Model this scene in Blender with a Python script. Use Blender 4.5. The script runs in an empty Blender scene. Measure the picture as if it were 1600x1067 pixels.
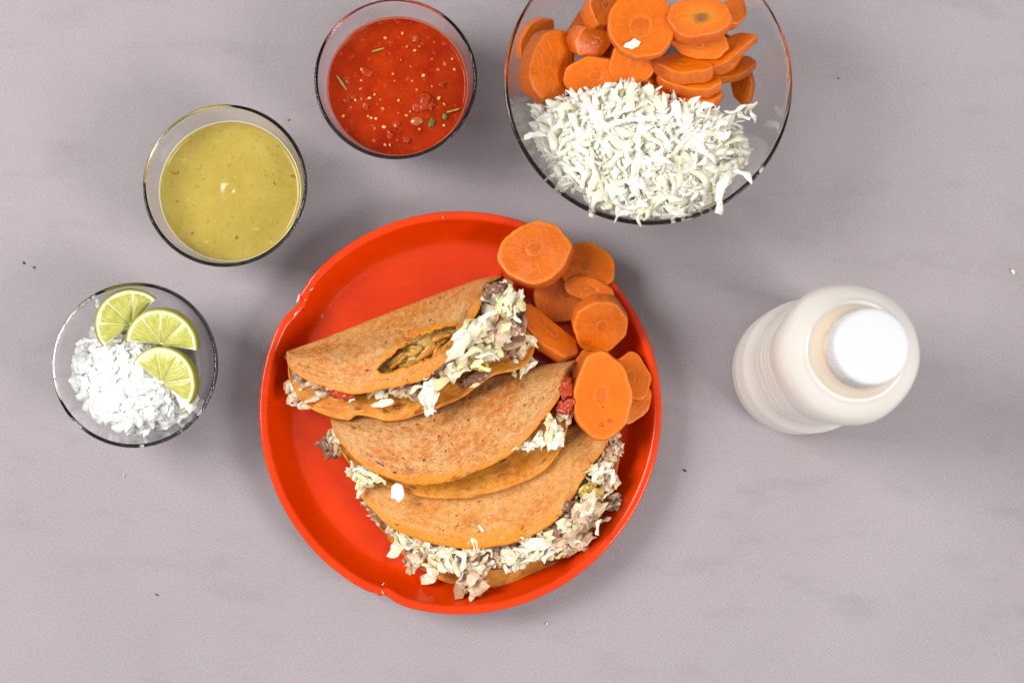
import bpy, math, random
from math import sin, cos, pi, sqrt, radians
from mathutils import Vector, Matrix, Euler, noise as mn

# ------------------------------------------------------------------ scene, camera, light
S = bpy.context.scene
COL = S.collection
S.render.engine = 'CYCLES'
S.cycles.use_denoising = True
S.cycles.max_bounces = 64
S.cycles.diffuse_bounces = 12
S.cycles.transmission_bounces = 64
S.cycles.transparent_max_bounces = 12
S.view_settings.view_transform = 'Standard'
S.view_settings.look = 'None'
S.view_settings.exposure = 0.42
S.view_settings.gamma = 1.0

F = 2600.0                       # focal length in photo pixels (1600 wide)
H = 1.0                          # lens height above the cloth, metres
NAD = (-45.0, -200.0)            # where straight-down falls, from the picture centre
nv = Vector((NAD[0], NAD[1], -F)).normalized()
R = nv.rotation_difference(Vector((0, 0, -1))).to_matrix()
CAM = Vector((0, 0, H))
cd = bpy.data.cameras.new('camera')
cam = bpy.data.objects.new('camera', cd)
COL.objects.link(cam)
cam.matrix_world = Matrix.Translation(CAM) @ R.to_4x4()
cd.sensor_width = 36.0
cd.lens = F / 1600 * 36.0
cd.clip_start = 0.02
cd.clip_end = 50
cd.dof.use_dof = True
cd.dof.focus_distance = 0.965
cd.dof.aperture_fstop = 6.3
S.camera = cam


def P(px, py, z):
    """Point of the place at height z that the photograph shows at pixel px, py."""
    d = R @ Vector(((px - 800.0) / F, -(py - 533.5) / F, -1.0))
    return CAM + d * ((z - H) / d.z)


def mpp(z):
    return (H - z) / F


W = bpy.data.worlds.new('World')
S.world = W
W.use_nodes = True
bg = W.node_tree.nodes['Background']
bg.inputs[0].default_value = (1.0, 0.99, 0.98, 1)
bg.inputs[1].default_value = 0.40


def area_lamp(name, loc, target, sx, sy, watts, color):
    ld = bpy.data.lights.new(name, 'AREA')
    ld.shape = 'RECTANGLE'
    ld.size, ld.size_y = sx, sy
    ld.energy = watts
    ld.color = color
    o = bpy.data.objects.new(name, ld)
    COL.objects.link(o)
    o.location = loc
    o.rotation_euler = (Vector(target) - Vector(loc)).to_track_quat('-Z', 'Y').to_euler()
    return o


area_lamp('window_light', (-1.25, 0.40, 1.25), (-.05, 0, 0), 0.8, 0.8, 26.0, (1.0, 0.985, 0.97))
area_lamp('window_light', (1.4, -0.72, 1.4), (.05, 0, 0), 0.75, 0.75, 25.5, (1.0, 0.985, 0.97))

# ------------------------------------------------------------------ helpers


ALB = .85      # albedo scale that goes with the exposure; pale food keeps its full albedo


def L(r, g, b):
    f = lambda c: c / 12.92 if c <= 0.04045 else ((c + 0.055) / 1.055) ** 2.4
    return (f(r / 255) * ALB, f(g / 255) * ALB, f(b / 255) * ALB, 1.0)


class Mat:
    def __init__(s, name, base=(200, 200, 200), rough=0.5, sss=0.0, sss_r=(1, .5, .3), sss_scale=.003, coat=0.0, spec=0.5, trans=0.0, ior=1.45):
        s.m = bpy.data.materials.new(name)
        s.m.use_nodes = True
        s.nt = s.m.node_tree
        s.b = s.nt.nodes['Principled BSDF']
        i = s.b.inputs
        i['Base Color'].default_value = L(*base)
        i['Roughness'].default_value = rough
        i['Specular IOR Level'].default_value = spec
        i['IOR'].default_value = ior
        if sss:
            i['Subsurface Weight'].default_value = sss
            i['Subsurface Radius'].default_value = sss_r
            i['Subsurface Scale'].default_value = sss_scale
        i['Coat Weight'].default_value = coat
        i['Coat Roughness'].default_value = 0.12
        i['Transmission Weight'].default_value = trans
        s.src = None

    def node(s, t, **kw):
        n = s.nt.nodes.new(t)
        for k, v in kw.items():
            setattr(n, k, v)
        return n

    def link(s, a, b):
        s.nt.links.new(a, b)

    def coords(s, kind='Object', attr=None):
        if attr:
            return s.attr(attr, 'Vector')
        if not s.src:
            s.src = s.node('ShaderNodeTexCoord')
        return s.src.outputs[kind]

    def attr(s, name, out='Fac'):
        a = s.node('ShaderNodeAttribute')
        a.attribute_name = name
        return a.outputs[out]

    def mapping(s, vec, scale=(1, 1, 1), loc=(0, 0, 0), rot=(0, 0, 0)):
        m = s.node('ShaderNodeMapping')
        m.inputs['Scale'].default_value = scale
        m.inputs['Location'].default_value = loc
        m.inputs['Rotation'].default_value = rot
        s.link(vec, m.inputs[0])
        return m.outputs[0]

    def noise(s, vec, scale, detail=4, rough=.55, dist=0.0):
        n = s.node('ShaderNodeTexNoise')
        n.inputs['Scale'].default_value = scale
        n.inputs['Detail'].default_value = detail
        n.inputs['Roughness'].default_value = rough
        n.inputs['Distortion'].default_value = dist
        s.link(vec, n.inputs['Vector'])
        return n.outputs['Fac']

    def voro(s, vec, scale, feat='F1'):
        n = s.node('ShaderNodeTexVoronoi', feature=feat)
        n.inputs['Scale'].default_value = scale
        s.link(vec, n.inputs['Vector'])
        return n.outputs['Distance']

    def ramp(s, fac, stops, lin=False):
        n = s.node('ShaderNodeValToRGB')
        e = n.color_ramp.elements
        while len(e) < len(stops):
            e.new(0.5)
        for k, (p, c) in enumerate(stops):
            e[k].position = p
            e[k].color = (c, c, c, 1) if not isinstance(c, tuple) else (c if lin else L(*c))
        s.link(fac, n.inputs[0])
        return n.outputs[0]

    def mix(s, fac, a, b, mode='MIX'):
        n = s.node('ShaderNodeMix', data_type='RGBA', blend_type=mode)
        for sock, v in ((n.inputs[0], fac), (n.inputs[6], a), (n.inputs[7], b)):
            if isinstance(v, bpy.types.NodeSocket):
                s.link(v, sock)
            elif isinstance(v, tuple):
                sock.default_value = L(*v)
            else:
                sock.default_value = v
        return n.outputs[2]

    def math(s, op, a, b=0.0):
        n = s.node('ShaderNodeMath', operation=op)
        for k, v in ((0, a), (1, b)):
            if isinstance(v, bpy.types.NodeSocket):
                s.link(v, n.inputs[k])
            else:
                n.inputs[k].default_value = v
        return n.outputs[0]

    def rand(s):
        return s.node('ShaderNodeObjectInfo').outputs['Random']

    def color(s, sock):
        s.link(sock, s.b.inputs['Base Color'])

    def rough(s, sock):
        s.link(sock, s.b.inputs['Roughness'])

    def bump(s, h, strength=.3, dist=.001):
        n = s.node('ShaderNodeBump')
        n.inputs['Strength'].default_value = strength
        n.inputs['Distance'].default_value = dist
        s.link(h, n.inputs['Height'])
        s.link(n.outputs[0], s.b.inputs['Normal'])


def mesh_of(name, verts, faces, mats=(), smooth=True, attrs=None):
    me = bpy.data.meshes.new(name)
    me.from_pydata([tuple(v) for v in verts], [], faces)
    if smooth:
        me.polygons.foreach_set('use_smooth', [True] * len(me.polygons))
    for m in mats:
        me.materials.append(m.m)
    for k, vals in (attrs or {}).items():
        if isinstance(vals[0], (float, int)):
            a = me.attributes.new(k, 'FLOAT', 'POINT')
            a.data.foreach_set('value', [float(x) for x in vals])
        else:
            a = me.attributes.new(k, 'FLOAT_VECTOR', 'POINT')
            a.data.foreach_set('vector', [c for x in vals for c in x])
    me.update()
    return me


def fix_normals(me):
    import bmesh
    bm = bmesh.new()
    bm.from_mesh(me)
    bmesh.ops.recalc_face_normals(bm, faces=bm.faces)
    bm.to_mesh(me)
    bm.free()


def put(name, me, parent=None, loc=(0, 0, 0), rot=None, scale=None):
    o = bpy.data.objects.new(name, me)
    COL.objects.link(o)
    if parent is not None:
        o.parent = parent
        base = parent.location.copy()
        if parent.parent is not None:
            base = base + parent.parent.location
        o.location = Vector(loc) - base
    else:
        o.location = loc
    if rot is not None:
        o.rotation_euler = rot
    if scale is not None:
        o.scale = scale if isinstance(scale, (tuple, list)) else (scale,) * 3
    return o


def thing(o, label, cat, group=None):
    o['label'] = label
    o['category'] = cat
    if group:
        o['group'] = group
    return o


def empty(name, loc, label, cat, group=None):
    o = bpy.data.objects.new(name, None)
    COL.objects.link(o)
    o.empty_display_size = .01
    o.location = loc
    return thing(o, label, cat, group)


def lathe(profile, segs=128, warp=None, closed=False):
    """Rotate an (r, z) outline round the z axis."""
    vs, fs, idx = [], [], []
    for (r, z) in profile:
        if r < 1e-6:
            vs.append(Vector((0, 0, z)))
            idx.append([len(vs) - 1] * segs)
        else:
            row = []
            for k in range(segs):
                a = 2 * pi * k / segs
                rr, zz = (r, z) if warp is None else warp(r, z, a)
                vs.append(Vector((rr * cos(a), rr * sin(a), zz)))
                row.append(len(vs) - 1)
            idx.append(row)
    n = len(profile)
    for i in range(n if closed else n - 1):
        A, B = idx[i], idx[(i + 1) % n]
        for k in range(segs):
            q = [A[k], A[(k + 1) % segs], B[(k + 1) % segs], B[k]]
            u = []
            for x in q:
                if x not in u:
                    u.append(x)
            if len(u) >= 3:
                fs.append(u)
    return vs, fs


def crom(pts, n):
    """n points spaced evenly by length along a smooth curve through pts (tuples of any size)."""
    d = len(pts[0])
    q = [pts[0]] + list(pts) + [pts[-1]]
    out = []
    for i in range(1, len(q) - 2):
        p0, p1, p2, p3 = q[i - 1], q[i], q[i + 1], q[i + 2]
        for k in range(16):
            t = k / 16
            out.append(tuple(.5 * (2 * p1[j] + (p2[j] - p0[j]) * t + (2 * p0[j] - 5 * p1[j] + 4 * p2[j] - p3[j]) * t * t
                                   + (3 * p1[j] - p0[j] - 3 * p2[j] + p3[j]) * t ** 3) for j in range(d)))
    out.append(tuple(pts[-1]))
    acc = [0]
    for a, b in zip(out, out[1:]):
        acc.append(acc[-1] + sqrt(sum((x - y) ** 2 for x, y in zip(a, b))))
    res, j = [], 0
    for k in range(n):
        s = acc[-1] * k / (n - 1)
        while j < len(acc) - 2 and acc[j + 1] < s:
            j += 1
        t = (s - acc[j]) / max(1e-12, acc[j + 1] - acc[j])
        res.append(tuple(a + (b - a) * t for a, b in zip(out[j], out[j + 1])))
    return res


def lerp(a, b, t):
    return tuple(x + (y - x) * t for x, y in zip(a, b))


def nz(p, s, seed=0.0):
    return mn.noise(Vector((p[0] * s + seed * 7.31, p[1] * s - seed * 3.17, p[2] * s + seed * 1.93)))


def fr(p, s, seed=0.0, o=3):
    return mn.fractal(Vector((p[0] * s + seed * 7.31, p[1] * s - seed * 3.17, p[2] * s + seed * 1.93)), 1.0, 2.0, o)


# ------------------------------------------------------------------ materials
cloth = Mat('grey_cloth', (186, 175, 180), .9, spec=.15)
cv = cloth.coords()
c1 = cloth.noise(cv, 6, 4, .6)
c2 = cloth.noise(cloth.mapping(cv, (1, 2.6, 1)), 17, 5, .6)
thread = cloth.noise(cloth.mapping(cv, (560, 1400, 1)), 1.0, 1, .5)
warpn = cloth.noise(cloth.mapping(cv, (1400, 700, 1)), 1.0, 1, .5)
base = cloth.mix(cloth.ramp(c1, [(.3, 0.), (.7, 1.)]), (161, 152, 155), (169, 160, 164))
base = cloth.mix(cloth.ramp(c2, [(.54, 0.), (.78, .5)]), base, (144, 135, 138))
thr = cloth.math('ADD', cloth.math('MULTIPLY', thread, .6), cloth.math('MULTIPLY', warpn, .4))
base = cloth.mix(.36, base, cloth.ramp(thr, [(.3, .66), (.7, 1.25)]), 'MULTIPLY')
cloth.color(base)
cloth.bump(thr, .5, .0004)

plate_m = Mat('orange_red_plastic', (232, 48, 6), .30, spec=.16)
pv = plate_m.coords()
plate_m.color(plate_m.mix(plate_m.ramp(plate_m.noise(pv, 30, 3), [(.35, 0.), (.7, 1.)]), (218, 54, 1), (228, 62, 2)))
pn = plate_m.noise(plate_m.mapping(pv, (40, 260, 60), rot=(0, 0, .6)), 1, 3)
plate_m.rough(plate_m.ramp(pn, [(.35, .20), (.7, .34)]))
plate_m.b.inputs['Coat Weight'].default_value = .4
plate_m.b.inputs['Coat Roughness'].default_value = .07
plate_m.bump(plate_m.noise(pv, 120, 2), .06, .001)
wear_m = Mat('worn_plastic_edge', (238, 62, 18), .2, sss=.3, sss_r=(1, .3, .1), sss_scale=.003, coat=.6)
scuff_m = Mat('white_scuff', (244, 205, 190), .3)

ALB = 1.0
glass = Mat('clear_glass', (255, 255, 255), .0, trans=1.0, ior=1.32)

ALB = .85


def carrot_material(name, dark_core):
    m = Mat(name, (222, 104, 26), .34, coat=.14, spec=.28)
    rad, side = m.attr('rad'), m.attr('side')
    ov = m.coords()
    r0 = m.rand()
    wob = m.math('ADD', rad, m.math('MULTIPLY', m.math('SUBTRACT', m.noise(ov, 190, 3), .5), .16))
    wob = m.math('ADD', wob, m.math('MULTIPLY', m.math('SUBTRACT', r0, .5), .10))
    if dark_core:
        face = m.ramp(wob, [(0, (132, 88, 52)), (.14, (150, 96, 46)), (.27, (214, 132, 40)), (.45, (230, 122, 34)), (.9, (226, 108, 28)), (1.0, (230, 126, 60))])
    else:
        face = m.ramp(wob, [(0, (202, 92, 14)), (.2, (206, 92, 10)), (.26, (224, 118, 20)), (.31, (214, 97, 6)), (.62, (222, 103, 5)), (.9, (219, 101, 8)), (1.0, (232, 128, 36))])
    fib = m.noise(m.attr('polar', 'Vector'), 5.0, 4, .65)
    face = m.mix(.55, face, m.ramp(fib, [(.34, .80), (.66, 1.13)]), 'MULTIPLY')
    skin = m.mix(m.noise(m.mapping(ov, (1, 1, .5)), 220, 4), (206, 84, 20), (224, 116, 54))
    col = m.mix(side, face, skin)
    col = m.mix(.6, col, m.ramp(m.noise(ov, 420, 4), [(.3, .80), (.7, 1.14)]), 'MULTIPLY')
    col = m.mix(m.ramp(m.noise(ov, 60, 3), [(.4, 0.), (.7, .35)]), col, (236, 128, 30))
    r1 = m.node('ShaderNodeMath', operation='FRACT')
    m.link(m.math('MULTIPLY', r0, 7.31), r1.inputs[0])
    col = m.mix(m.ramp(r1.outputs[0], [(0, 0.), (1, .35)]), col, (232, 120, 22))
    col = m.mix(m.ramp(m.noise(ov, 300, 2, .6), [(.74, 0.), (.77, .85)]), col, (60, 36, 20))
    m.color(col)
    m.bump(m.math('ADD', m.noise(ov, 520, 5), m.math('MULTIPLY', m.noise(ov, 150, 4, .6), 1.2)), .42, .0009)
    return m


carrot = carrot_material('cooked_carrot', False)
carrot_dark = carrot_material('cooked_carrot_with_dark_core', True)

tort = Mat('fried_tortilla', (205, 140, 75), .5, spec=.35)
fv = tort.coords(attr='flat')
ed = tort.attr('edge')
t1 = tort.noise(fv, 34, 5, .62, .3)
t2 = tort.noise(fv, 300, 4, .7)
t3 = tort.noise(fv, 800, 3, .65)
t4 = tort.noise(tort.mapping(fv, loc=(2, 5, 1)), 75, 4, .65)
tc = tort.mix(tort.ramp(t1, [(.36, 0.), (.62, 1.)]), (204, 134, 56), (211, 160, 102))
tc = tort.mix(tort.ramp(t4, [(.46, 0.), (.60, .85)]), tc, (202, 114, 38))
tc = tort.mix(tort.ramp(t2, [(.46, 0.), (.62, .55)]), tc, (226, 180, 126))
tc = tort.mix(tort.ramp(t2, [(.36, .55), (.48, 0.)]), tc, (178, 102, 40))
oily = tort.math('ADD', ed, tort.math('MULTIPLY', tort.math('SUBTRACT', t1, .5), 1.2))
tc = tort.mix(tort.ramp(oily, [(.38, 0.), (.9, .92)]), tc, (230, 140, 34))
tc = tort.mix(tort.ramp(t3, [(.36, .6), (.48, 0.)]), tc, (160, 88, 36))
spots = tort.noise(fv, 85, 4, .65)
tc = tort.mix(tort.ramp(spots, [(.615, 0.), (.70, .7)]), tc, (146, 66, 36))
spk = tort.noise(tort.mapping(fv, loc=(3, 1, 0)), 330, 2, .5)
tc = tort.mix(tort.ramp(spk, [(.665, 0.), (.71, .9)]), tc, (78, 34, 16))
tone = tort.attr('tone')
tc = tort.mix(tone, tc, tort.mix(.5, tc, (226, 150, 44)))
tort.color(tc)
tort.rough(tort.ramp(oily, [(.2, .55), (.9, .28)]))
tort.bump(tort.math('ADD', t3, tort.math('MULTIPLY', t2, 1.2)), .5, .0007)
tort_in = Mat('tortilla_inside', (212, 122, 30), .46, coat=.06, spec=.35)
fi = tort_in.coords(attr='flat')
ti = tort_in.mix(tort_in.ramp(tort_in.noise(fi, 60, 5, .6), [(.38, 0.), (.64, 1.)]), (204, 112, 22), (232, 154, 50))
ti = tort_in.mix(tort_in.ramp(tort_in.noise(fi, 420, 4, .7), [(.38, .5), (.5, 0.)]), ti, (176, 84, 20))
ti = tort_in.mix(tort_in.ramp(tort_in.noise(tort_in.mapping(fi, loc=(4, 2, 0)), 260, 4, .7), [(.5, 0.), (.64, .5)]), ti, (236, 176, 92))
ti = tort_in.mix(tort_in.ramp(tort_in.noise(fi, 150, 3, .6), [(.58, 0.), (.66, .8)]), ti, (134, 52, 18))
tort_in.color(ti)
tort_in.bump(tort_in.noise(fi, 420, 5, .7), .7, .0009)

ALB = 1.0
cabb = Mat('shredded_cabbage', (240, 238, 226), .38, sss=.12, sss_r=(1, .95, .75), sss_scale=.0015)
rc = cabb.rand()
cc = cabb.ramp(rc, [(0, (253, 251, 242)), (.55, (252, 248, 234)), (.82, (249, 244, 218)), (.95, (240, 236, 196)), (1, (251, 250, 248))])
cc = cabb.mix(cabb.ramp(cabb.noise(cabb.coords(), 380, 3), [(.35, 0.), (.65, .3)]), cc, (242, 238, 222))
cabb.color(cc)
cabb.bump(cabb.noise(cabb.mapping(cabb.coords(), (1, 3, 3)), 300, 3), .3, .0006)
def translucent(m, amount, tint):
    t = m.node('ShaderNodeBsdfTranslucent')
    t.inputs[0].default_value = L(*tint)
    x = m.node('ShaderNodeMixShader')
    x.inputs[0].default_value = amount
    m.link(m.b.outputs[0], x.inputs[1])
    m.link(t.outputs[0], x.inputs[2])
    m.link(x.outputs[0], m.nt.nodes['Material Output'].inputs['Surface'])


translucent(cabb, .14, (255, 252, 238))
cabb_t = Mat('cabbage_in_taco', (232, 222, 200), .34, coat=.1)
ct = cabb_t.ramp(cabb_t.rand(), [(0, (242, 236, 224)), (.4, (236, 226, 206)), (.65, (232, 220, 186)), (.82, (224, 212, 150)), (1, (244, 240, 232))])
ct = cabb_t.mix(cabb_t.ramp(cabb_t.noise(cabb_t.coords(), 300, 3), [(.42, 0.), (.7, .45)]), ct, (214, 190, 140))
cabb_t.color(ct)
cabb_t.bump(cabb_t.noise(cabb_t.mapping(cabb_t.coords(), (1, 3, 3)), 300, 3), .3, .0006)
translucent(cabb_t, .15, (244, 232, 205))
cabb_mass = Mat('cabbage_mass', (240, 234, 214), .5, sss=.1, sss_r=(1, .95, .7), sss_scale=.002)
cm = cabb_mass.coords()
cabb_mass.color(cabb_mass.mix(cabb_mass.ramp(cabb_mass.noise(cm, 140, 4), [(.4, 0.), (.6, 1.)]), (244, 238, 208), (252, 250, 242)))
cabb_mass.bump(cabb_mass.noise(cm, 240, 4), .8, .002)
stain = Mat('sauce_stained_cabbage', (216, 204, 120), .3, sss=.1, sss_r=(1, .95, .5), sss_scale=.002)
stain.color(stain.mix(stain.ramp(stain.noise(stain.coords(), 260, 3), [(.35, 0.), (.65, 1.)]), (220, 208, 118), (246, 242, 214)))

onion = Mat('chopped_onion', (250, 250, 248), .25, sss=.15, sss_r=(1, .98, .9), sss_scale=.002, coat=.1)
onion.color(onion.ramp(onion.rand(), [(0, (253, 253, 252)), (.8, (251, 251, 249)), (1, (246, 245, 232))]))

translucent(onion, .14, (255, 254, 248))
meat = Mat('shredded_meat', (186, 158, 130), .34, sss=.15, sss_r=(1, .7, .5), sss_scale=.0015, coat=.35)
mr = meat.rand()
mo = meat.coords()
mc = meat.ramp(mr, [(0, (168, 124, 88)), (.2, (214, 184, 148)), (.45, (236, 216, 184)), (.65, (208, 174, 138)), (.85, (224, 202, 168)), (1, (152, 108, 74))])
mc = meat.mix(meat.ramp(meat.noise(meat.mapping(mo, (1, 5, 5)), 190, 4), [(.42, 0.), (.66, .6)]), mc, (168, 128, 98))
mc = meat.mix(meat.ramp(meat.noise(mo, 260, 3), [(.62, 0.), (.72, .5)]), mc, (104, 68, 46))
meat.color(mc)
meat.bump(meat.noise(meat.mapping(mo, (1, 4, 4)), 300, 4), .5, .0010)
ALB = .9
dmeat = Mat('dark_meat', (126, 92, 78), .34, sss=.15, sss_r=(1, .5, .4), sss_scale=.002, coat=.25)
dmeat.color(dmeat.mix(dmeat.noise(dmeat.coords(), 220, 4), (98, 62, 44), (168, 126, 100)))
dmeat.bump(dmeat.noise(dmeat.coords(), 300, 4), .6, .001)
fillm = Mat('meat_filling', (120, 78, 52), .5, coat=.1)
fo = fillm.coords()
fc = fillm.mix(fillm.ramp(fillm.noise(fo, 160, 4), [(.38, 0.), (.6, 1.)]), (84, 48, 28), (160, 116, 84))
fillm.color(fillm.mix(fillm.ramp(fillm.noise(fo, 75, 3), [(.56, 0.), (.64, .8)]), fc, (196, 172, 140)))
fillm.bump(fillm.noise(fo, 220, 5), 1.0, .003)

redsauce = Mat('red_salsa', (176, 34, 10), .12, sss=.12, sss_r=(1, .3, .08), sss_scale=.004, spec=.14)
rv = redsauce.coords()
rr_ = redsauce.mix(redsauce.ramp(redsauce.noise(rv, 70, 5, .6), [(.35, 0.), (.68, 1.)]), (148, 31, 1), (173, 51, 5))
redsauce.color(redsauce.mix(redsauce.ramp(redsauce.noise(rv, 320, 3), [(.62, 0.), (.72, .5)]), rr_, (222, 96, 44)))
redsauce.bump(redsauce.noise(rv, 110, 4), .10, .002)
tomato = Mat('tomato_chunk', (180, 62, 22), .3)
seed_m = Mat('chili_seed', (236, 168, 84), .3, sss=.3, sss_r=(1, .6, .3), sss_scale=.001)
seed_m.color(seed_m.ramp(seed_m.rand(), [(0, (240, 190, 120)), (.5, (232, 140, 60)), (1, (214, 90, 34))]))
stem_m = Mat('cilantro_stem', (168, 150, 62), .35)
leaf_m = Mat('cilantro_leaf', (84, 104, 14), .4)
ysauce = Mat('green_salsa', (196, 168, 66), .22, sss=.3, sss_r=(1, .8, .3), sss_scale=.003)
yv = ysauce.coords()
yc = ysauce.mix(ysauce.ramp(ysauce.noise(yv, 45, 5, .65), [(.35, 0.), (.68, 1.)]), (174, 150, 62), (183, 161, 73))
yc = ysauce.mix(ysauce.ramp(ysauce.noise(yv, 520, 3, .6), [(.58, 0.), (.70, .55)]), yc, (142, 112, 36))
yc = ysauce.mix(ysauce.ramp(ysauce.noise(ysauce.mapping(yv, loc=(5, 2, 0)), 210, 3, .5), [(.68, 0.), (.72, .8)]), yc, (120, 92, 30))
yc = ysauce.mix(ysauce.ramp(ysauce.noise(ysauce.mapping(yv, loc=(1, 7, 0)), 150, 3, .5), [(.66, 0.), (.74, .55)]), yc, (226, 206, 120))
ysauce.color(yc)
ysauce.bump(ysauce.noise(yv, 380, 4), .16, .0008)
avo = Mat('green_salsa_lump', (186, 164, 54), .3, sss=.3, sss_r=(1, .8, .3), sss_scale=.003, coat=.2)
avo.color(avo.mix(avo.ramp(avo.noise(avo.coords(), 240, 4), [(.36, 0.), (.64, 1.)]), (176, 142, 40), (226, 200, 100)))
avo.bump(avo.noise(avo.coords(), 300, 4), .5, .001)

soak = Mat('sauce_soaked_filling', (190, 145, 56), .3, coat=.25)
so = soak.coords()
soak.color(soak.mix(soak.ramp(soak.noise(so, 230, 4), [(.36, 0.), (.64, 1.)]), (182, 128, 40), (230, 194, 104)))
soak.bump(soak.noise(so, 300, 4), .5, .001)
rind_m = Mat('lime_rind', (150, 160, 34), .35, spec=.5)
ra = rind_m.attr('pith')
rind_m.color(rind_m.mix(ra, rind_m.mix(rind_m.noise(rind_m.coords(), 120, 3), (118, 118, 14), (158, 150, 34)), (236, 234, 190)))
rind_m.bump(rind_m.noise(rind_m.coords(), 700, 2), .3, .0005)
pith_m = Mat('lime_membrane', (228, 230, 176), .4, sss=.4, sss_r=(1, 1, .6), sss_scale=.002)
seg_m = Mat('lime_flesh', (196, 208, 92), .16, sss=.3, sss_r=(1, 1, .45), sss_scale=.004, coat=.3)
sa = seg_m.attr('polar', 'Vector')
sn = seg_m.noise(seg_m.mapping(sa, (1, 1, 1)), 1.0, 3, .6)
seg_m.color(seg_m.mix(seg_m.ramp(sn, [(.36, 0.), (.68, 1.)]), (174, 171, 64), (208, 206, 118)))
seg_m.bump(sn, .5, .0012)

ALB = .85
drink_m = Mat('bottle_of_pale_drink', (226, 219, 211), .34, spec=.5, coat=.5)
drink_in = Mat('drink_seen_through_plastic', (226, 209, 186), .22, coat=1.0)
ALB = 1.0
pet = Mat('clear_bottle_plastic', (255, 253, 250), .06, trans=1.0, ior=1.25)
ALB = .85
cap_m = Mat('white_cap_plastic', (216, 216, 218), .4)
speck_m = Mat('dark_crumb', (60, 50, 48), .7)
ospeck_m = Mat('orange_crumb', (214, 140, 70), .6)
wspeck_m = Mat('white_crumb', (236, 230, 218), .6)

# ------------------------------------------------------------------ tablecloth
NX, NY = 260, 200
vs, fs = [], []
for j in range(NY + 1):
    for i in range(NX + 1):
        x, y = -.75 + 1.5 * i / NX, -.5 + 1.15 * j / NY
        z = .0007 * fr((x, y * 1.6, 0), 5, 1, 3) + .0003 * nz((x, y * 3, 0), 14, 2)
        vs.append(Vector((x, y, z - .0008)))
for j in range(NY):
    for i in range(NX):
        a = j * (NX + 1) + i
        fs.append((a, a + 1, a + NX + 2, a + NX + 1))
o = put('tablecloth', mesh_of('tablecloth', vs, fs, [cloth]))
o['kind'] = 'structure'

# ------------------------------------------------------------------ generators of small food


def ribbon_mesh(rng, Ln, Wd, T, curl=.5, mat=cabb, nl=7, fray=.3, wave=0.0):
    """A curled strip: nl cross-sections of four corners."""
    vs, fs = [], []
    bend = rng.uniform(-1, 1) * curl * 1.6
    sideb = rng.uniform(-1, 1) * curl
    tw = rng.uniform(-1, 1) * curl * 1.4
    ph = rng.uniform(0, 6)
    cup = rng.uniform(-.3, .5) * Wd
    for i in range(nl):
        t = i / (nl - 1)
        s = t - .5
        x = s * Ln * (1 - .12 * bend * bend)
        y = sideb * Ln * (s * s - .08) * (.6 + wave) + wave * Ln * .10 * sin(ph * 2 + t * 7)
        z = bend * Ln * (s * s - .08) * .8 * (1 - .55 * min(1, wave)) + wave * Ln * .03 * sin(ph + t * 8)
        wd = Wd * (.35 + .25 * min(1, wave) + (.65 - .25 * min(1, wave)) * sin(pi * min(1, max(.0, .10 + .84 * t))) ** .6) * (1 + fray * sin(ph + t * 9) * .5) * rng.uniform(.85, 1.15)
        a = tw * s * 2
        ex, ez = cos(a), sin(a)
        off = cup * (1 if i % 2 else .8) * .3
        for (w, h) in ((-.5, -.5), (.5, -.5), (.5, .5), (-.5, .5)):
            yy, zz = w * wd, h * T + abs(w) * off
            vs.append(Vector((x, y + yy * ex - zz * ez, z + yy * ez + zz * ex)))
    for i in range(nl - 1):
        for k in range(4):
            a, b = i * 4 + k, i * 4 + (k + 1) % 4
            fs.append((a, b, b + 4, a + 4))
    fs.append((3, 2, 1, 0))
    m = (nl - 1) * 4
    fs.append((m, m + 1, m + 2, m + 3))
    me = mesh_of('strip', vs, fs, [mat])
    return me


def flake_mesh(rng, a, b, T, mat, curl=.3, n=10, jit=.28):
    """A thin ragged flake with a bowed surface."""
    ph = rng.uniform(0, 6)
    rs = [1 + rng.uniform(-jit, jit * .8) for _ in range(n)]
    cur = rng.uniform(.3, 1) * curl * rng.choice((-1, 1))
    f = lambda x, y: cur * (x * x) / a * 1.2
    vs = [Vector((0, 0, T / 2)), Vector((0, 0, -T / 2))]
    for k in range(n):
        t = 2 * pi * k / n
        x, y = a * cos(t) * rs[k], b * sin(t) * rs[k]
        h = f(x, y)
        vs.append(Vector((x * .9, y * .9, h + T / 2)))
        vs.append(Vector((x, y, h)))
        vs.append(Vector((x * .9, y * .9, h - T / 2)))
    fs = []
    for k in range(n):
        p, q = 2 + 3 * k, 2 + 3 * ((k + 1) % n)
        fs += [(0, p, q), (p, p + 1, q + 1, q), (p + 1, p + 2, q + 2, q + 1), (1, q + 2, p + 2)]
    return mesh_of('flake', vs, fs, [mat])


def lump_mesh(rng, r, mat, stretch=(1, 1, 1), rough=.35, sub=2):
    import bmesh
    bm = bmesh.new()
    bmesh.ops.create_icosphere(bm, subdivisions=sub, radius=1)
    sd = rng.uniform(0, 99)
    for v in bm.verts:
        d = 1 + rough * fr(v.co, 1.6, sd, 3)
        v.co = Vector((v.co.x * stretch[0], v.co.y * stretch[1], v.co.z * stretch[2])) * (d * r)
    me = bpy.data.meshes.new('lump')
    bm.to_mesh(me)
    bm.free()
    me.polygons.foreach_set('use_smooth', [True] * len(me.polygons))
    me.materials.append(mat.m)
    return me


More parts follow.
